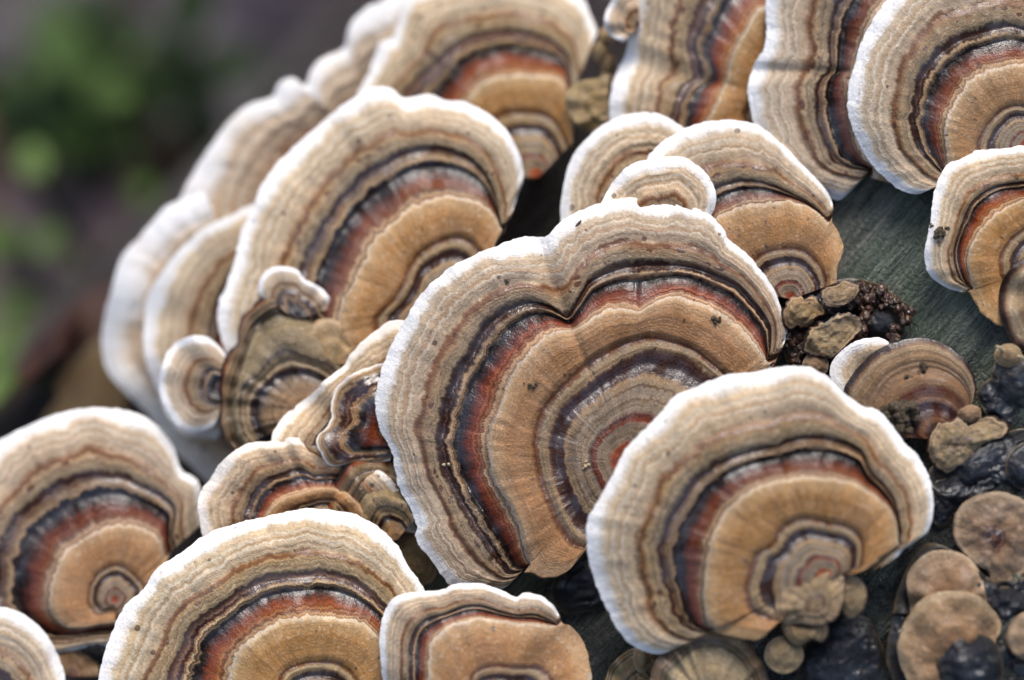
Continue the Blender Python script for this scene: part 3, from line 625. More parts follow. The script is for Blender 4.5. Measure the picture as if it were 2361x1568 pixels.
P3 = (735, 1645)
cap(L_BOT, P3,
    [(880, 1660), (940, 1600), (975, 1520), (990, 1440), (979, 1375), (961, 1340), (941, 1312), (913, 1261), (876, 1223), (842, 1203), (805, 1187), (749, 1180), (711, 1177), (650, 1187), (598, 1199), (530, 1216), (472, 1240), (410, 1285), (362, 1316), (335, 1360), (291, 1401), (260, 1463), (239, 1528), (229, 1568), (232, 1620), (260, 1680), (330, 1720)],
    [(.735, [(935, 1560), (925, 1470), (893, 1405), (869, 1381), (838, 1350), (801, 1326), (760, 1317), (718, 1316), (615, 1329), (561, 1353), (496, 1401), (444, 1449), (410, 1511), (386, 1568), (390, 1640)]),
     (.55, [(905, 1600), (900, 1540), (879, 1483), (865, 1459), (828, 1435), (776, 1424), (711, 1418), (650, 1428), (605, 1452), (564, 1483), (535, 1530), (523, 1568), (530, 1620)]),
     (.345, [(835, 1600), (814, 1551), (776, 1528), (718, 1524), (667, 1538), (643, 1568), (640, 1620)])],
    z0=-.12, sl=-.03, dome=.40, mat='zonate_b', rows=120, seed=12, wave=.04, dew=30)
L_BOTC = "short cap with frilled pale lip and plain ochre shelf beside the wide bottom cap"
P4 = (1130, 1640)
cap(L_BOTC, P4,
    [(905, 1640), (886, 1568), (878, 1476), (883, 1435), (896, 1401), (920, 1377), (972, 1367), (1016, 1365), (1047, 1352), (1091, 1348), (1125, 1353), (1160, 1367), (1190, 1381), (1208, 1370), (1245, 1377), (1279, 1405), (1294, 1439), (1313, 1446), (1331, 1466), (1351, 1504), (1360, 1568), (1350, 1620)],
    [(.80, [(930, 1600), (928, 1493), (938, 1449), (966, 1418), (1023, 1405), (1067, 1388), (1108, 1386), (1153, 1402), (1194, 1412), (1235, 1409), (1275, 1428)]),
     (.55, [(985, 1600), (985, 1510), (999, 1469), (1040, 1439), (1091, 1425), (1142, 1428), (1194, 1435), (1245, 1439), (1285, 1444), (1311, 1450), (1328, 1470), (1347, 1506), (1354, 1568)]),
     (.345, [(1084, 1590), (1084, 1568), (1098, 1545), (1142, 1533), (1190, 1538), (1245, 1541), (1276, 1565)])],
    z0=.5, sl=.0, dome=.28, rows=90, seed=15, mat='zonate_c', ribs=.05, wave=.06)
L_BL = "blurred-edged cap with rusty ring and pale curled lip left of the wet folded caps"
cap("cap with a rusty ring and a pale curled corner beside the wide bottom cap", (265, 1385),
    [(270, 1480), (330, 1440), (362, 1390), (375, 1330), (384, 1288), (398, 1268), (428, 1257), (469, 1223), (462, 1179), (458, 1134), (448, 1107), (421, 1093), (407, 1066), (400, 1039), (386, 1015), (352, 980), (308, 957), (239, 946), (171, 951), (103, 970), (51, 994), (0, 1021), (-50, 1075), (-85, 1160), (-100, 1260), (-90, 1360), (-50, 1440), (20, 1495), (110, 1505), (200, 1490)], closed=True, mids=
    [(.735, [(397, 1237), (403, 1175), (369, 1134), (325, 1110), (274, 1086), (205, 1090), (137, 1112), (85, 1145), (31, 1193), (0, 1237), (-15, 1300), (-10, 1370), (20, 1430), (60, 1460)]),
     (.55, [(355, 1385), (370, 1330), (379, 1285), (369, 1244), (325, 1216), (274, 1209), (222, 1223), (171, 1254), (137, 1291), (120, 1340), (113, 1391), (130, 1435), (154, 1449)]),
     (.345, [(335, 1353), (301, 1316), (267, 1302), (233, 1316), (209, 1346), (202, 1384), (219, 1418)])],
    z0=-1.4, sl=-.12, dome=.32, rows=90, seed=17, mat='zonate_d', wave=.06, edge=.075)
cap("large cap with deep rusty ring overlapped by the largest cap", (1030, 710),
    [(1150, 560), (1163, 530), (1172, 513), (1190, 455), (1204, 410), (1194, 359), (1166, 308), (1125, 270), (1074, 243), (1033, 239), (989, 224), (954, 228), (927, 231), (903, 209), (862, 207), (818, 230), (766, 268), (718, 312), (684, 342), (633, 393), (602, 441), (590, 478), (561, 536), (547, 604), (527, 656), (510, 700), (506, 738), (516, 779), (530, 815), (570, 850), (640, 880), (740, 880)],
    [(.735, [(1152, 510), (1140, 445), (1112, 390), (1068, 355), (1006, 340), (954, 340), (903, 360), (852, 391), (801, 438), (749, 503), (708, 570), (690, 640), (690, 700), (700, 760), (740, 810)]),
     (.55, [(1158, 528), (1130, 482), (1080, 455), (1020, 450), (960, 470), (910, 505), (870, 550), (838, 605), (808, 660), (788, 705), (780, 755), (800, 800)]),
     (.345, [(1115, 590), (1085, 555), (1045, 545), (989, 567), (948, 604), (925, 660), (895, 700), (862, 738), (860, 775)])],
    z0=-1.25, sl=-.20, dome=.36, rows=110, seed=21, mat='zonate_d', wave=.07, edge=.075)
cap("broad cap with purple-grey ring behind the deep rusty-ringed cap", (1240, 410),
    [(1318, 330), (1322, 240), (1331, 188), (1361, 164), (1378, 120), (1375, 79), (1358, 34), (1341, 0), (1290, -40), (1200, -60), (1100, -60), (1000, -30), (945, 0), (924, 51), (910, 86), (879, 106), (862, 154), (842, 192), (831, 219), (820, 270), (840, 330), (900, 380)],
    [(.735, [(1318, 200), (1310, 137), (1283, 99), (1228, 75), (1160, 68), (1098, 79), (1050, 103), (999, 144), (954, 185), (927, 219), (920, 260), (950, 310)]),
     (.55, [(1317, 300), (1316, 240), (1300, 195), (1272, 177), (1228, 171), (1177, 171), (1125, 185), (1091, 212), (1074, 240), (1065, 290), (1090, 340)]),
     (.345, [(1310, 335), (1283, 284), (1245, 260), (1194, 257), (1149, 263), (1120, 300), (1120, 345)])],
    z0=-2.1, sl=-.23, dome=.34, rows=90, seed=25, mat='zonate_b', wave=.06, edge=.075)
cap("twin-lobed cap with a wet rust groove behind the two pale-lipped caps", (1860, 240),
    [(1700, 420), (1560, 400), (1450, 370), (1420, 320), (1411, 274), (1413, 233), (1419, 192), (1433, 154), (1450, 120), (1457, 68), (1464, 0), (1480, -70), (1530, -140), (1640, -185), (1760, -190), (1880, -150), (1980, -60), (2040, 60)],
    [(.735, [(1600, 345), (1545, 295), (1554, 233), (1561, 212), (1578, 192), (1600, 175), (1589, 137), (1585, 86), (1598, 34), (1616, 0), (1660, -70)]),
     (.66, [(1610, 330), (1585, 290), (1598, 222), (1620, 200), (1641, 182), (1640, 160), (1626, 109), (1646, 68), (1680, 0)]),
     (.55, [(1650, 320), (1629, 287), (1650, 239), (1670, 195), (1677, 171), (1691, 120), (1718, 68), (1746, 20)])],
    z0=-1.35, sl=-.06, dome=.26, rows=90, seed=28, mat='zonate_b', grooves=[(ang_of((1860, 240), (1600, 180)), .14, .09, .3)], wave=.04, edge=.075)
cap("tall cap creased across, behind the cap at the log's upper end", (2200, 170),
    [(2120, 440), (2050, 415), (2026, 410), (2002, 404), (1964, 438), (1940, 458), (1917, 452), (1880, 435), (1835, 412), (1790, 372), (1760, 326), (1746, 291), (1734, 246), (1730, 205), (1739, 164), (1756, 130), (1766, 113), (1773, 68), (1771, 0), (1790, -80), (1850, -160), (1950, -210), (2070, -210), (2200, -170), (2310, -90), (2380, 20)],
    [(.735, [(2010, 395), (1961, 388), (1934, 380), (1906, 352), (1889, 308), (1879, 260), (1882, 212), (1893, 178), (1912, 162), (1911, 103), (1917, 44), (1934, 0), (1970, -60)]),
     (.55, [(2045, 408), (1999, 376), (1978, 342), (1961, 274), (1956, 200), (1978, 120), (1999, 51), (2033, 0), (2070, -40)])],
    z0=-.6, sl=-.10, dome=.26, rows=90, seed=31, mat='zonate_d', grooves=[(ang_of((2200, 170), (1900, 165)), .09, .04, .3)], wave=.05, edge=.07)
cap("cap with crisp concentric rings and a scalloped white edge at the log's upper end", (2370, 335),
    [(2260, 410), (2200, 392), (2183, 388), (2166, 407), (2142, 438), (2111, 446), (2077, 434), (2046, 410), (2016, 380), (1992, 345), (1975, 308), (1961, 267), (1959, 222), (1964, 185), (1978, 147), (1985, 113), (2002, 75), (2026, 34), (2050, 0), (2110, -60), (2220, -100), (2350, -115), (2480, -70), (2580, 30)],
    [(.735, [(2170, 398), (2149, 380), (2118, 349), (2101, 308), (2093, 260), (2105, 205), (2122, 164), (2156, 120), (2211, 82), (2272, 62), (2323, 51), (2361, 60), (2440, 85)]),
     (.55, [(2184, 386), (2180, 349), (2176, 308), (2183, 267), (2211, 219), (2245, 181), (2306, 154), (2361, 147), (2450, 175)]),
     (.345, [(2262, 390), (2250, 342), (2262, 308), (2282, 277), (2320, 246), (2361, 243), (2420, 260)])],
    z0=-.2, sl=-.02, dome=.30, rows=120, seed=34, mat='zonate_c', wave=.04, dew=40)
cap("cap with a white scalloped lip and soil on its edge, below the upper-end cap", (2430, 610),
    [(2470, 350), (2420, 343), (2361, 338), (2316, 346), (2251, 349), (2214, 362), (2187, 383), (2166, 417), (2156, 451), (2152, 486), (2147, 520), (2137, 573), (2137, 611), (2149, 635), (2169, 652), (2197, 666), (2224, 673), (2236, 668), (2248, 688), (2267, 720), (2291, 740), (2312, 748), (2360, 760)],
    [(.80, [(2420, 420), (2361, 408), (2310, 414), (2262, 430), (2222, 470), (2206, 520), (2192, 570), (2192, 610), (2205, 645)]),
     (.62, [(2420, 440), (2354, 440), (2306, 448), (2258, 482), (2241, 513), (2224, 540), (2214, 577), (2217, 615), (2232, 660)]),
     (.55, [(2430, 460), (2361, 458), (2306, 488), (2272, 515), (2252, 542), (2234, 572), (2230, 611), (2240, 660), (2250, 688), (2268, 716), (2291, 736)])],
    z0=.22, sl=-.02, dome=.12, rows=90, seed=37, wave=.05, dew=20, relief=1.2)
cap("plain brown dark-edged cap overlapping the soil-edged cap", (2450, 690),
    [(2470, 575), (2420, 575), (2361, 597), (2330, 625), (2310, 662), (2306, 710), (2320, 758), (2337, 789), (2354, 803), (2400, 815), (2450, 810)],
    z0=.45, sl=.0, dome=.12, mat='brown', rows=60, seed=38, edge=.06, bmap=[(0, .42), (1, 1)])
cap("stepped cap with a brown lower shelf, above the largest cap's right lobe", (1825, 690),
    [(1590, 640), (1510, 520), (1480, 430), (1495, 370), (1520, 338), (1554, 315), (1575, 301), (1616, 287), (1667, 280), (1708, 282), (1746, 291), (1780, 315), (1814, 345), (1845, 380), (1879, 414), (1906, 445), (1918, 475), (1920, 496), (1917, 512), (1931, 538), (1943, 570), (1937, 594), (1928, 621), (1927, 652)],
    [(.735, [(1640, 570), (1600, 500), (1600, 460), (1650, 430), (1690, 416), (1725, 413), (1766, 420), (1814, 441), (1860, 465), (1890, 488)]),
     (.55, [(1660, 570), (1640, 530), (1645, 508), (1681, 486), (1725, 469), (1776, 462), (1828, 463), (1869, 479), (1903, 503), (1925, 532), (1938, 570), (1932, 594)]),
     (.345, [(1720, 620), (1732, 601), (1766, 580), (1814, 570), (1855, 577), (1889, 608), (1906, 642)])],
    z0=-.5, sl=-.06, dome=.28, rows=90, seed=41, mat='zonate_d', wave=.05, relief=1.2, dew=12)
cap("pale fan cap half hidden behind the small button cap", (1530, 530),
    [(1330, 600), (1300, 545), (1296, 509), (1296, 472), (1307, 410), (1320, 366), (1351, 325), (1392, 291), (1440, 268), (1495, 262), (1532, 270), (1556, 284), (1578, 300), (1600, 340), (1620, 400)],
    z0=-.85, sl=-.10, dome=.14, rows=70, seed=44, bmap=[(0, .55), (.6, .77), (1, 1)], wave=.04)
cap("small pale button cap resting against the largest cap's top edge", (1535, 515),
    [(1400, 520), (1386, 490), (1389, 468), (1416, 421), (1454, 383), (1502, 369), (1554, 364), (1581, 368), (1609, 386), (1633, 410), (1646, 441), (1648, 469), (1636, 498), (1610, 530)],
    z0=-.3, sl=-.05, dome=.10, rows=60, seed=47, bmap=[(0, .70), (.35, .78), (1, 1)], wave=.03, dew=8)
cap("cream-bordered wet cap peeping out left of the largest cap", (905, 1010),
    [(990, 760), (944, 743), (896, 746), (869, 765), (835, 792), (807, 823), (794, 847), (749, 881), (739, 895), (701, 926), (667, 950), (643, 980), (630, 1008), (636, 1030), (680, 1060), (740, 1090)],
    [(.86, [(960, 830), (903, 812), (862, 840), (820, 866), (785, 890), (765, 925), (730, 970), (705, 1000), (690, 1030)])],
    z0=-.58, sl=-.06, dome=.06, rows=70, seed=50, mat='glossy', wave=.09, lumpy=.05, dew=14)
cap("small dark glossy cap with a crimped white lip lying on the cream-bordered cap", (930, 985),
    [(960, 850), (900, 838), (850, 850), (805, 870), (778, 895), (766, 930), (766, 965), (752, 990), (736, 1003), (733, 1025), (745, 1050), (765, 1073), (800, 1070), (860, 1066), (900, 1060)],
    z0=-.40, sl=-.07, dome=.05, rows=60, seed=53, mat='glossy', wave=.09, lumpy=.05, bmap=[(0, .5), (.2, .56), (.93, .75), (1, 1)])
cap("wet folded cap with a cream border and dark puckered centre, above the wide bottom cap", (745, 1195),
    [(960, 1230), (930, 1150), (885, 1095), (835, 1070), (785, 1055), (735, 1035), (685, 1012), (633, 1020), (581, 1023), (547, 1040), (513, 1066), (489, 1104), (469, 1128), (458, 1158), (462, 1203), (470, 1237), (490, 1290), (560, 1320)],
    [(.735, [(850, 1150), (800, 1100), (760, 1092), (725, 1095), (690, 1080), (650, 1092), (609, 1108), (578, 1140), (561, 1196), (570, 1240)]),
     (.55, [(830, 1165), (790, 1130), (735, 1125), (690, 1138), (650, 1150), (615, 1180), (605, 1215)])],
    z0=-.5, sl=-.05, dome=.05, rows=70, seed=56, mat='glossy', wave=.12, lumpy=.06, relief=1.5, dew=14, grooves=[(ang_of((745, 1195), (700, 1110)), .12, .1, .3)])
cap("olive-brown wet cap tucked under the left edge of the largest cap", (915, 1245),
    [(745, 1240), (749, 1175), (766, 1134), (790, 1085), (818, 1056), (869, 1052), (910, 1065), (960, 1090), (1000, 1150)],
    z0=-.46, sl=.0, dome=.12, rows=60, seed=59, mat='olive', relief=1.8, ribs=.08, lumpy=.08)
cap("yellow-brown wrinkled lobe in the gap beside the wide bottom cap", (960, 1300),
    [(890, 1240), (905, 1225), (940, 1215), (985, 1230), (1010, 1270), (1005, 1320), (985, 1345), (950, 1340), (910, 1300)], closed=True,
    z0=-.85, dome=.22, rows=40, seed=60, mat='tan', lumpy=.10, bmap=[(0, .3), (1, .95)])
cap("old olive cap with a black rim and fine dark rings, left of the largest cap", (725, 950),
    [(540, 1040), (510, 990), (509, 929), (512, 861), (523, 822), (548, 792), (551, 758), (564, 724), (595, 697), (615, 680), (650, 665), (701, 665), (735, 683), (759, 707), (800, 770), (840, 830), (870, 900)],
    [(.80, [(530, 1020), (518, 960), (525, 890), (548, 820), (562, 770), (580, 738), (620, 708), (665, 694), (705, 700), (740, 725), (775, 775)]),
     (.62, [(545, 1010), (535, 950), (545, 890), (560, 840), (575, 790), (595, 755), (630, 730), (680, 720), (730, 745), (765, 790)]),
     (.40, [(560, 1000), (552, 950), (561, 895), (598, 861), (633, 820), (667, 809), (711, 823), (752, 837), (790, 870)]),
     (.27, [(590, 990), (580, 950), (588, 922), (615, 888), (650, 861), (701, 854), (742, 871), (770, 900)])],
    z0=-1.12, sl=-.16, dome=.25, rows=80, seed=62, mat='olive', relief=2.0, ribs=.07, lumpy=.08)
cap("tiny white-lipped cap poking out above the old olive cap", (690, 735),
    [(618, 700), (600, 680), (597, 662), (605, 638), (626, 620), (657, 616), (684, 625), (698, 642), (711, 652), (732, 662), (755, 685), (765, 710)],
    z0=-1.2, sl=-.06, dome=.08, rows=40, seed=65, bmap=[(0, .63), (.5, .70), (.62, .76), (1, 1)])
cap("smooth tan lobe on the right side of the old olive cap", (775, 840),
    [(712, 800), (722, 752), (745, 737), (775, 740), (800, 760), (835, 800), (850, 840)],
    z0=-1.0, sl=-.05, dome=.08, rows=40, seed=66, mat='tan', bmap=[(0, .4), (1, .97)])
cap("small round cap with glossy black centre joined to the old olive cap", (520, 895),
    [(535, 830), (521, 821), (503, 799), (479, 780), (451, 776), (421, 784), (393, 806), (379, 838), (370, 875), (372, 912), (386, 946), (407, 977), (438, 994), (468, 992), (496, 977), (506, 957), (520, 940)],
    [(.86, [(520, 842), (495, 822), (465, 812), (430, 828), (412, 860), (406, 895), (415, 930), (440, 952), (470, 960), (500, 948)]),
     (.735, [(525, 868), (500, 850), (478, 850), (463, 875), (460, 900), (467, 925), (490, 935), (510, 930)])],
    z0=-1.3, sl=-.06, dome=.02, rows=60, seed=68, wave=.05, bmap=[(0, .62), (.5, .66), (.735, .73), (1, 1)])
cap("pale crescent-edged cap between the outermost cap and the rusty-ringed cap", (650, 790),
    [(640, 480), (588, 475), (530, 503), (479, 525), (445, 553), (404, 594), (373, 635), (345, 686), (337, 738), (335, 792), (342, 837), (359, 880), (373, 915), (390, 957), (431, 1000), (500, 1010)],
    [(.735, [(620, 560), (575, 590), (530, 635), (500, 690), (485, 740), (480, 800), (495, 860)])],
    z0=-1.9, sl=-.32, dome=.15, rows=70, seed=71, edge=.08, wave=.06)
cap("outermost pale wavy cap hanging over the forest floor", (610, 770),
    [(470, 440), (430, 460), (405, 470), (380, 482), (365, 500), (342, 527), (325, 548), (291, 584), (274, 618), (260, 673), (246, 724), (238, 772), (239, 813), (250, 854), (274, 885), (308, 918), (342, 952), (362, 980), (388, 1020), (435, 1065), (490, 1115), (540, 1120)],
    z0=-2.5, sl=-.32, dome=.12, rows=60, seed=74, edge=.06, wave=.05, bmap=[(0, .6), (.5, .78), (.8, .94), (1, 1)])
cap("long pale wavy shelf along the log's flank above the outermost cap", (900, 410),
    [(450, 590), (421, 540), (415, 500), (417, 472), (431, 434), (458, 386), (496, 328), (533, 280), (578, 243), (616, 234), (634, 224), (643, 202), (667, 184), (692, 189), (704, 204), (710, 196), (718, 168), (739, 144), (770, 127), (796, 114), (801, 85), (808, 62), (822, 42), (842, 24), (869, 12), (903, -5), (945, -35), (1010, -60)],
    z0=-2.85, sl=-.12, dome=.12, rows=70, seed=77, edge=.08, wave=.03, bmap=[(0, .6), (.55, .78), (.85, .94), (1, 1)])
cap("small olive cap with a dark ring wedged beside the broad purple-ringed cap", (1405, 250),
    [(1400, 175), (1375, 183), (1340, 188), (1313, 208), (1305, 235), (1315, 262), (1337, 292), (1365, 306), (1400, 310)],
    z0=-1.6, sl=-.05, dome=.08, rows=40, seed=89, mat='young', bmap=[(0, .3), (.45, .42), (.6, .6), (.75, .5), (1, .62)])
cap("sliver of a white-lipped cap wedged beside the twin-lobed cap", (1475, 60),
    [(1440, 95), (1405, 78), (1395, 51), (1399, 27), (1412, 4), (1430, -25), (1470, -40)],
    z0=-1.4, sl=-.05, dome=.06, rows=30, seed=90, bmap=[(0, .7), (.5, .86), (1, 1)])
for k, (x, y, r) in enumerate([(1395, 85, 17), (1385, 120, 20), (1402, 150, 18), (1400, 190, 22)]):
    pts = [(x + r * math.cos(q) * .8, y - r * 1.25 * math.sin(q)) for q in np.linspace(0, 2 * np.pi, 9)[:-1]]
    cap(["topmost yellowish bud, under the sliver of a white-lipped cap", "second yellowish bud below the white-lipped sliver", "third yellowish bud below the white-lipped sliver", "largest yellowish bud, touching the small olive cap"][k], (x, y), pts, closed=True, z0=-1.85, dome=.10, rows=24, relief=.2, seed=92 + k, mat='young', bmap=[(0, .4), (1, .9)], name="fungus_bud", cat="fungus bud", group="yellowish fungus buds")
cap("pale-bordered cap in front of the rusty-ringed corner cap", (-20, 1650),
    [(-170, 1560), (-130, 1460), (-60, 1412), (0, 1404), (34, 1411), (68, 1431), (99, 1459), (120, 1490), (133, 1521), (144, 1552), (148, 1580), (140, 1640)],
    z0=-.8, sl=-.04, dome=.14, rows=60, seed=97, bmap=[(0, .55), (.4, .72), (1, 1)])
cap("small brown lobed cap under the rusty-ringed corner cap", (170, 1560),
    [(110, 1540), (105, 1490), (118, 1463), (147, 1453), (172, 1457), (205, 1490), (221, 1515), (225, 1560)],
    z0=-1.3, dome=.1, rows=36, seed=99, mat='brown', bmap=[(0, .3), (1, .9)])
cap("dark wet lump in the gap between the corner cap and the wide bottom cap", (225, 1490),
    [(180, 1500), (190, 1465), (225, 1445), (262, 1455), (275, 1490), (250, 1530), (205, 1535)], closed=True, z0=-1.35, dome=.16, relief=.3, rows=36, seed=100, mat='crust', lumpy=.2, name="dark_crust", cat="fungus crust")
# --- right side: small brown caps on bare wood
L_FAN = "brown fan-shaped cap with a thin dark rim, on bare wood"
cap(L_FAN, (2165, 1015),
    [(2000, 1000), (1965, 960), (1949, 912), (1964, 871), (1992, 837), (2026, 810), (2067, 792), (2118, 782), (2163, 789), (2197, 810), (2224, 833), (2241, 861), (2249, 888), (2246, 916), (2238, 945), (2245, 975)],
    [(.42, [(2060, 960), (2077, 915), (2105, 897), (2135, 890), (2187, 898), (2221, 926), (2232, 955)])],
    z0=.35, sl=.0, dome=.12, rows=70, seed=103, mat='brown', edge=.06, relief=.7)
cap("small white-edged cap peeping from behind the brown fan cap", (2075, 890),
    [(1985, 960), (1947, 915), (1925, 885), (1916, 857), (1923, 833), (1944, 810), (1975, 789), (2005, 782), (2033, 782), (2055, 795), (2080, 820)],
    z0=.12, sl=.02, dome=.06, rows=40, seed=106, bmap=[(0, .7), (.5, .8), (.7, .9), (1, 1)], wave=.03)
SM = dict(rows=40, relief=.25, group="small brown caps and lumps on the bare wood")
cap("tan two-lobed lump just below the brown fan cap", (2205, 1028),
    [(2166, 976), (2204, 968), (2238, 980), (2265, 963), (2293, 962), (2320, 974), (2328, 991), (2313, 1008), (2282, 1018), (2258, 1032), (2238, 1059), (2208, 1078), (2187, 1089), (2159, 1073), (2142, 1045), (2146, 1005)], closed=True,
    z0=.52, dome=.12, seed=109, frill=7, mat='young', ribs=.02, lumpy=.12, edge=.06, **SM)
cap("small tan knob between the brown fan cap and the two-lobed lump", (2235, 960),
    [(2215, 945), (2240, 935), (2258, 945), (2258, 965), (2235, 978), (2212, 965)], closed=True, z0=.45, dome=.14, seed=110, mat='brown', lumpy=.08, bmap=[(0, .5), (1, .85)], **SM)
cap("greyish-brown cap with a dark hole in its middle", (2290, 1240),
    [(2202, 1213), (2207, 1186), (2224, 1162), (2255, 1145), (2299, 1137), (2340, 1146), (2380, 1170), (2400, 1230), (2390, 1300), (2350, 1330), (2335, 1365), (2306, 1376), (2285, 1350), (2280, 1315), (2255, 1302), (2224, 1274), (2204, 1244)], closed=True,
    z0=.72, dome=.02, seed=113, mat='brown', lumpy=.12, edge=.06, bmap=[(0, .12), (.18, .3), (.4, .6), (.8, .8), (1, .93)], **SM)
cap("upper of two brown caps hugging the black wet lump", (2205, 1400),
    [(2110, 1430), (2101, 1401), (2093, 1346), (2101, 1316), (2128, 1285), (2170, 1271), (2214, 1278), (2245, 1302), (2262, 1333), (2270, 1370), (2290, 1400)],
    z0=.78, sl=.0, dome=.14, seed=116, mat='brown', lumpy=.08, bmap=[(0, .3), (.3, .42), (.5, .6), (1, .92)], edge=.06, **SM)
cap("lower horseshoe-shaped brown cap around the black wet lump", (2225, 1530),
    [(2130, 1620), (2094, 1565), (2074, 1511), (2077, 1470), (2101, 1418), (2135, 1381), (2187, 1366), (2245, 1374), (2282, 1401), (2306, 1435), (2303, 1463), (2293, 1480), (2300, 1510)],
    z0=.95, sl=.02, dome=.10, seed=119, mat='brown', lumpy=.10, bmap=[(0, .25), (.3, .42), (.5, .6), (1, .92)], edge=.06, **SM)
cap("brown cap beside the horseshoe-shaped cap", (2425, 1480),
    [(2420, 1405), (2385, 1408), (2354, 1418), (2334, 1437), (2322, 1473), (2337, 1504), (2358, 1519), (2400, 1530)],
    z0=.95, dome=.1, seed=122, mat='brown', bmap=[(0, .4), (1, .93)], **SM)
K = dict(rows=44, relief=.4, group="pale young caps on the front cap's stalk end", lumpy=.07, edge=.06)
cap("pale scallop-edged young cap on the stalk end of the white-lipped front cap", (1885, 1400),
    [(1812, 1440), (1789, 1408), (1788, 1374), (1805, 1340), (1834, 1316), (1879, 1304), (1923, 1308), (1944, 1330), (1948, 1365), (1940, 1400), (1922, 1430), (1880, 1442), (1845, 1436)], closed=True,
    z0=1.18, dome=.12, seed=125, mat='young', ribs=.045, bmap=[(0, .1), (.3, .3), (1, 1)], **K)
cap("narrow pale young cap fused to the right of the scallop-edged one", (1962, 1385),
    [(1935, 1345), (1945, 1328), (1966, 1324), (1986, 1340), (1997, 1366), (1992, 1400), (1972, 1424), (1950, 1420), (1936, 1385)], closed=True,
    z0=1.1, dome=.10, seed=126, mat='young', ribs=.04, bmap=[(0, .1), (1, 1)], **K)
cap("curled yellowish strip below the scallop-edged young cap", (1850, 1462),
    [(1800, 1430), (1830, 1440), (1862, 1442), (1900, 1436), (1910, 1458), (1896, 1480), (1870, 1474), (1840, 1490), (1812, 1470)], closed=True,
    z0=1.05, dome=.14, seed=127, mat='young', bmap=[(0, .4), (1, 1)], **K)
cap("round tan button below the knobbly lobed growth", (1808, 1510),
    [(1808 + 42 * math.cos(q), 1510 - 41 * math.sin(q)) for q in np.linspace(0, 2 * np.pi, 11)[:-1]], closed=True,
    z0=.95, dome=.10, seed=128, mat='young', lumpy=.10, edge=.06, bmap=[(0, .1), (.2, .4), (1, .95)], **SM)
cap("radially ribbed yellow-brown cap under the white-lipped front cap", (1640, 1640),
    [(1490, 1620), (1500, 1570), (1512, 1530), (1545, 1495), (1588, 1463), (1639, 1453), (1691, 1466), (1725, 1487), (1749, 1521), (1766, 1552), (1775, 1600), (1770, 1650)],
    z0=.85, sl=.0, dome=.16, rows=60, seed=131, mat='olive', ribs=.14, lumpy=.06, bmap=[(0, .3), (.5, .52), (.8, .62), (.9, .79), (1, .80)], relief=.5)
cap("small ragged ochre cap with black wet patches on the green wood", (1480, 1590),
    [(1390, 1600), (1400, 1560), (1411, 1536), (1433, 1514), (1463, 1496), (1500, 1500), (1530, 1540)],
    z0=.3, dome=.08, seed=134, mat='olive', lumpy=.10, bmap=[(0, .2), (.7, .5), (1, .7)], **SM)
cap("flat dark wet crust stuck to the wood under the largest cap", (1345, 1345),
    [(1283, 1333), (1274, 1360), (1279, 1387), (1293, 1405), (1313, 1415), (1348, 1408), (1390, 1400), (1410, 1350), (1400, 1300), (1358, 1278), (1324, 1297), (1298, 1315)], closed=True,
    z0=-.32, dome=.14, seed=137, mat='crust', lumpy=.08, name="dark_crust", cat="fungus crust", rows=50)
CR_ = dict(relief=.2, mat='crust', closed=True, name="dark_crust", cat="fungus crust", rows=46, group="black wet crusts on the bare wood")
cap("black wet lump cupped by the horseshoe-shaped brown cap", (2240, 1530),
    [(2165, 1560), (2168, 1510), (2190, 1478), (2235, 1462), (2285, 1475), (2305, 1510), (2310, 1560), (2280, 1610), (2210, 1610)], z0=1.02, dome=.18, seed=140, lumpy=.12, **CR_)
cap("broad black wet crust below the knobbly lobed growth", (1930, 1530),
    [(1850, 1590), (1845, 1530), (1865, 1480), (1905, 1430), (1960, 1418), (2003, 1428), (2016, 1462), (2034, 1490), (2036, 1535), (2020, 1590), (1950, 1620)], z0=None, dome=.22, seed=143, lumpy=.14, **CR_)
cap("black wet crust spreading below the tan two-lobed lump", (2250, 1080),
    [(2160, 1090), (2185, 1050), (2250, 1025), (2310, 1010), (2335, 1040), (2320, 1090), (2280, 1120), (2230, 1145), (2190, 1130)], z0=None, dome=.16, seed=146, lumpy=.16, **CR_)
cap("black wet crust under the small grey-brown knob", (2330, 880),
    [(2290, 870), (2300, 835), (2350, 815), (2400, 830), (2410, 890), (2380, 940), (2330, 950), (2298, 920)], z0=None, dome=.2, seed=149, lumpy=.12, **CR_)
cap("small grey-brown knob with a white splinter beside it", (2325, 818),
    [(2295, 822), (2303, 803), (2325, 794), (2348, 804), (2356, 828), (2335, 843), (2308, 840)], closed=True, z0=.52, dome=.12, seed=150, mat='tan', lumpy=.06, bmap=[(0, .1), (1, .7)], **SM)
cap("black wet lump at the end of the dark warty ridge", (2038, 748),
    [(1992, 752), (2005, 722), (2040, 706), (2070, 722), (2084, 751), (2070, 782), (2033, 790), (2005, 778)], z0=None, dome=.2, seed=152, lumpy=.10, **CR_)
cap("black crust beside the greyish-brown cap with a hole", (2345, 1080),
    [(2320, 1080), (2335, 1040), (2380, 1020), (2410, 1080), (2380, 1130), (2340, 1120)], z0=None, dome=.14, seed=153, lumpy=.12, **CR_)
cap("black wet crust between the two-lobed lump and the cap with a hole", (2180, 1160),
    [(2150, 1120), (2190, 1105), (2225, 1125), (2215, 1160), (2195, 1200), (2165, 1215), (2145, 1175)], z0=None, dome=.12, seed=171, lumpy=.18, **CR_)
cap("black wet crust under the two brown caps, against the horseshoe-shaped one", (2320, 1400),
    [(2275, 1370), (2310, 1355), (2360, 1360), (2390, 1400), (2350, 1430), (2310, 1450), (2290, 1420)], z0=None, dome=.14, seed=172, lumpy=.2, **CR_)
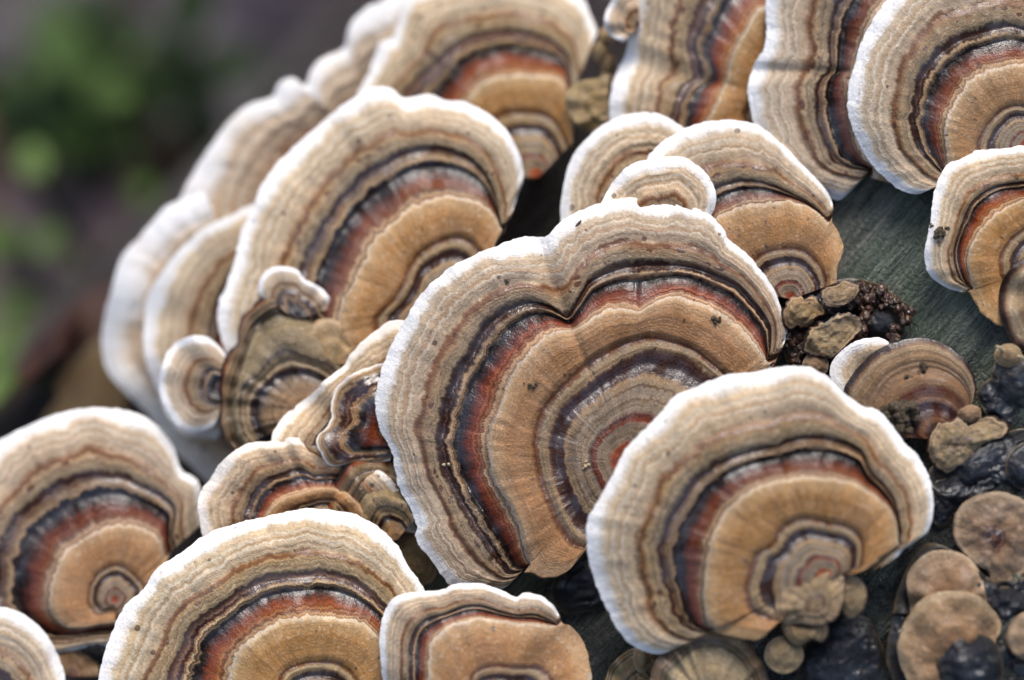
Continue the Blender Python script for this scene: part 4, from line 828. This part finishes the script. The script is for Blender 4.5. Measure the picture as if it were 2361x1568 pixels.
cap("dark crust along the wood beside the brown fan cap", (2300, 930),
    [(2255, 915), (2275, 880), (2310, 870), (2350, 900), (2370, 950), (2340, 985), (2290, 970)], z0=None, dome=.14, seed=173, lumpy=.2, **CR_)
cap("black crust at the foot of the warty ridge, under the brown fan cap", (1900, 880),
    [(1850, 870), (1870, 845), (1910, 840), (1945, 860), (1960, 900), (1920, 920), (1870, 905)], z0=None, dome=.10, seed=174, lumpy=.2, **CR_)
cap("broad black wet crust sheet between the fan cap's lump and the cap with a hole", (2270, 1085),
    [(2140, 1100), (2165, 1060), (2220, 1030), (2290, 1010), (2360, 990), (2420, 1020), (2430, 1110), (2370, 1150), (2300, 1140), (2240, 1150), (2200, 1190), (2155, 1160)], z0=None, dome=.06, seed=181, lumpy=.22, **CR_)
cap("dark base crust from which the warty ridge and tan blisters rise", (1945, 765),
    [(1800, 790), (1798, 740), (1830, 700), (1890, 660), (1960, 645), (2030, 660), (2090, 705), (2100, 760), (2070, 800), (2000, 815), (1950, 840), (1890, 875), (1835, 860)], z0=None, dome=.05, seed=182, lumpy=.14, **CR_)
cap("black crust sheet around the two brown caps and the horseshoe-shaped one", (2300, 1420),
    [(2060, 1420), (2085, 1330), (2140, 1255), (2230, 1290), (2290, 1340), (2400, 1340), (2440, 1440), (2420, 1560), (2300, 1620), (2120, 1620), (2050, 1540)], z0=None, dome=.04, seed=183, lumpy=.2, **CR_)
cap("cluster cap, smooth tan, between the stepped cap and the dark warty ridge", (1850, 715),
    [(1805, 735), (1815, 700), (1850, 684), (1886, 690), (1902, 712), (1880, 738), (1850, 752), (1820, 755)], closed=True, z0=-.12, dome=.06, seed=155, frill=9, mat='young', lumpy=.16, bmap=[(0, .5), (.75, .85), (1, 1)], **SM)
cap("small tan disc above the dark warty ridge", (1938, 682),
    [(1893, 685), (1910, 660), (1947, 649), (1976, 658), (1984, 675), (1965, 695), (1935, 705), (1908, 706)], closed=True, z0=-.04, dome=.06, seed=158, frill=9, mat='young', lumpy=.12, bmap=[(0, .5), (.75, .85), (1, 1)], **SM)
cap("tan blister with a dark rim enclosed by the dark warty ridge", (1915, 778),
    [(1853, 810), (1858, 772), (1872, 751), (1913, 737), (1947, 723), (1976, 731), (1983, 758), (1965, 785), (1947, 806), (1920, 822), (1879, 820)], closed=True, z0=.06, dome=.07, seed=161, frill=9, mat='young', lumpy=.22, edge=.06, bmap=[(0, .5), (.75, .85), (1, 1)], **SM)
cap("brown bead-like lump at the foot of the tan blister", (1880, 842),
    [(1855, 850), (1860, 825), (1885, 815), (1907, 830), (1905, 855), (1880, 866)], closed=True, z0=.0, dome=.14, seed=164, mat='brown', lumpy=.08, bmap=[(0, .4), (1, .9)], **SM)
cap("small yellowish stub under the front cap's lower edge", (1480, 1520),
    [(1462, 1515), (1470, 1492), (1490, 1490), (1500, 1515), (1490, 1545), (1470, 1545)], closed=True, z0=.45, dome=.12, seed=165, mat='tan', bmap=[(0, .7), (1, .9)], **SM)
# dark warty ridge: one crust with each wart a part
ridge = [(1828, 752), (1842, 740), (1858, 732), (1880, 722), (1900, 716), (1925, 712), (1945, 702), (1962, 688), (1985, 668), (2005, 664), (2025, 668), (2042, 682), (2060, 696), (2078, 706), (2090, 720), (2088, 738), (1990, 690), (2015, 690), (2035, 700), (1970, 705), (1845, 770), (1838, 795), (1845, 820), (1870, 740), (1990, 735), (1995, 712), (1975, 772), (1962, 796), (1850, 842), (1835, 830), (1815, 760), (1808, 775), (1822, 790), (1900, 825), (1925, 828), (1948, 812), (1985, 765), (1910, 700), (1890, 668), (2070, 760), (2060, 785), (1830, 690)]
X, Y = px2cm(1950, 720, -.1); rd = empty("warty_ridge", Vector(to_world([[X, Y, float(log_z(X, Y))]])[0])); tag(rd, "dark warty ridge of beads around the tan blister on bare wood", "fungus crust")
rs = np.random.RandomState(5)
def blob(sub, r, k, squash=.8, rough=.35):
    v, f = sub; q = 1 + rough * (vnoise(v[:, 0] * 1.7 + k, v[:, 1] * 1.7 + v[:, 2] * 2.1, k) * 1.3 + .6 * vnoise(v[:, 0] * 4 + k, v[:, 1] * 4 - v[:, 2] * 3.3, k + 3))
    return v * q[:, None] * np.array([r, r, r * squash]), f
for k, (x, y) in enumerate(ridge):
    for i in range(4):
        r = rs.uniform(.03, .075); xx = x + rs.uniform(-11, 11); yy = y + rs.uniform(-10, 10); Xc, Yc = px2cm(xx, yy, 0); z = float(log_z(Xc, Yc)) + .10 + rs.uniform(0, .12)
        v, f = blob(ICO2, r, k * 2 + i, 1.1, .5); Xc, Yc = px2cm(xx, yy, z)
        mesh_obj("wart", to_world(v + np.array([Xc, Yc, z])), f, 'wart', rd)
# --------- crumbs, chips, droplets
def surf(label, px, py):
    c = CAPS[label]; P = c['P'][:c['nr']].reshape(-1, 3); k = D / (D - P[:, 2])
    d = (P[:, 0] * k * PXC + CX - px) ** 2 + (-P[:, 1] * k * PXC + CY - py) ** 2
    return P[np.argmin(d)]
def crumb(p, r, n, label, k, mat='dirt', name="soil_crumb", flat=.6):
    rs = np.random.RandomState(k); vs = []; fs = []; o = 0
    for i in range(n):
        a = r * (.32 if n > 3 else .75) * rs.uniform(.6, 1.2); v, f = blob(ICO2 if n < 12 else ICO1, a, k + i, .9, .7)
        off = rs.normal(0, .42, 3) * r * (1 if n > 1 else 0) * np.array([1, 1, flat]); vs.append(v + p + off + np.array([0, 0, r * .35])); fs.append(f + o); o += len(v)
    ob = mesh_obj(name, to_world(np.vstack(vs)), np.vstack(fs), mat, origin=to_world([p])[0]); tag(ob, label, "soil"); return ob
LS = "cap with a white scalloped lip and soil on its edge, below the upper-end cap"
crumb(surf(L_FAN, 2072, 955), .19, 60, "big crumbly lump of soil lying on the brown fan cap", 3)
crumb(surf(LS, 2165, 540), .09, 26, "soil crumbs stuck to the scalloped white lip", 4)
crumb(surf(LS, 2143, 520), .035, 8, "tiny soil thread at the outer end of the lip crumbs", 5)
crumb(surf(L_FAN, 2124, 850), .07, 7, "flat grey grit in the middle of the brown fan cap", 6, flat=.2)
crumb(surf(L_FAN, 2093, 872), .04, 3, "small grit speck beside the flat grey grit", 7, flat=.2)
crumb(surf(L_MAIN, 1652, 735), .06, 9, "greenish soil crumb on the largest cap's right lobe", 8, flat=.3)
crumb(surf(L_MAIN, 1228, 892), .06, 6, "grey grit smear on the ochre zone of the largest cap", 9, flat=.2)
crumb(surf(L_MAIN, 1348, 1073), .05, 8, "pale crumb near the growth centre of the largest cap", 10, 'chip', flat=.4)
crumb(surf(L_MAIN, 1167, 648), .04, 5, "dark speck on the left lobe of the largest cap", 11, flat=.3)
crumb(surf(L_MAIN, 1025, 1076), .05, 4, "pale orange crumb on the dark ring of the largest cap", 12, 'chip', flat=.3)
p = surf(L_MAIN, 1334, 514); v, f = ICO2
sd = v * np.array([.055, .016, .014]); a = .85; sd = np.stack([sd[:, 0] * math.cos(a) - sd[:, 1] * math.sin(a), sd[:, 0] * math.sin(a) + sd[:, 1] * math.cos(a), sd[:, 2]], -1)
o = mesh_obj("seed", to_world(sd + p + np.array([0, 0, .012])), f, 'wart', origin=to_world([p])[0]); tag(o, "slim dark seed lying on the largest cap's top edge", "seed")
p = surf(L_MAIN, 1811, 775); v, f = ICO3
o = mesh_obj("water_drop", to_world(v * .040 + p + np.array([.045, -.005, -.02])), f, 'water', origin=to_world([p])[0]); tag(o, "clear round water drop hanging on the largest cap's right edge", "water drop")
p = surf("cream-bordered wet cap peeping out left of the largest cap", 739, 897); v, f = ICO2
o = mesh_obj("water_drop", to_world(v * .026 + p + np.array([-.012, .012, .01])), f, 'water', origin=to_world([p])[0]); tag(o, "tiny water drop on the edge of the cream-bordered wet cap", "water drop")
# pale splinters by the grey-brown knob
rs = np.random.RandomState(9)
for k, (x0, y0, x1, y1) in enumerate([(2296, 798, 2312, 808), (2345, 820, 2368, 832)]):
    Xa, Ya = px2cm(x0, y0, .7); Xb, Yb = px2cm(x1, y1, .62)
    tv, tf = tube(np.array([[Xa, Ya, .70], [(Xa + Xb) / 2, (Ya + Yb) / 2 + .01, .69], [Xb, Yb, .62]]), .012, .03, 5)
    o = mesh_obj("splinter", to_world(tv), tf, 'chip', origin=to_world([[Xa, Ya, .4]])[0]); tag(o, ["short white splinter on the grey-brown knob's upper side", "white splinter on the grey-brown knob's far side"][k], "splinter")
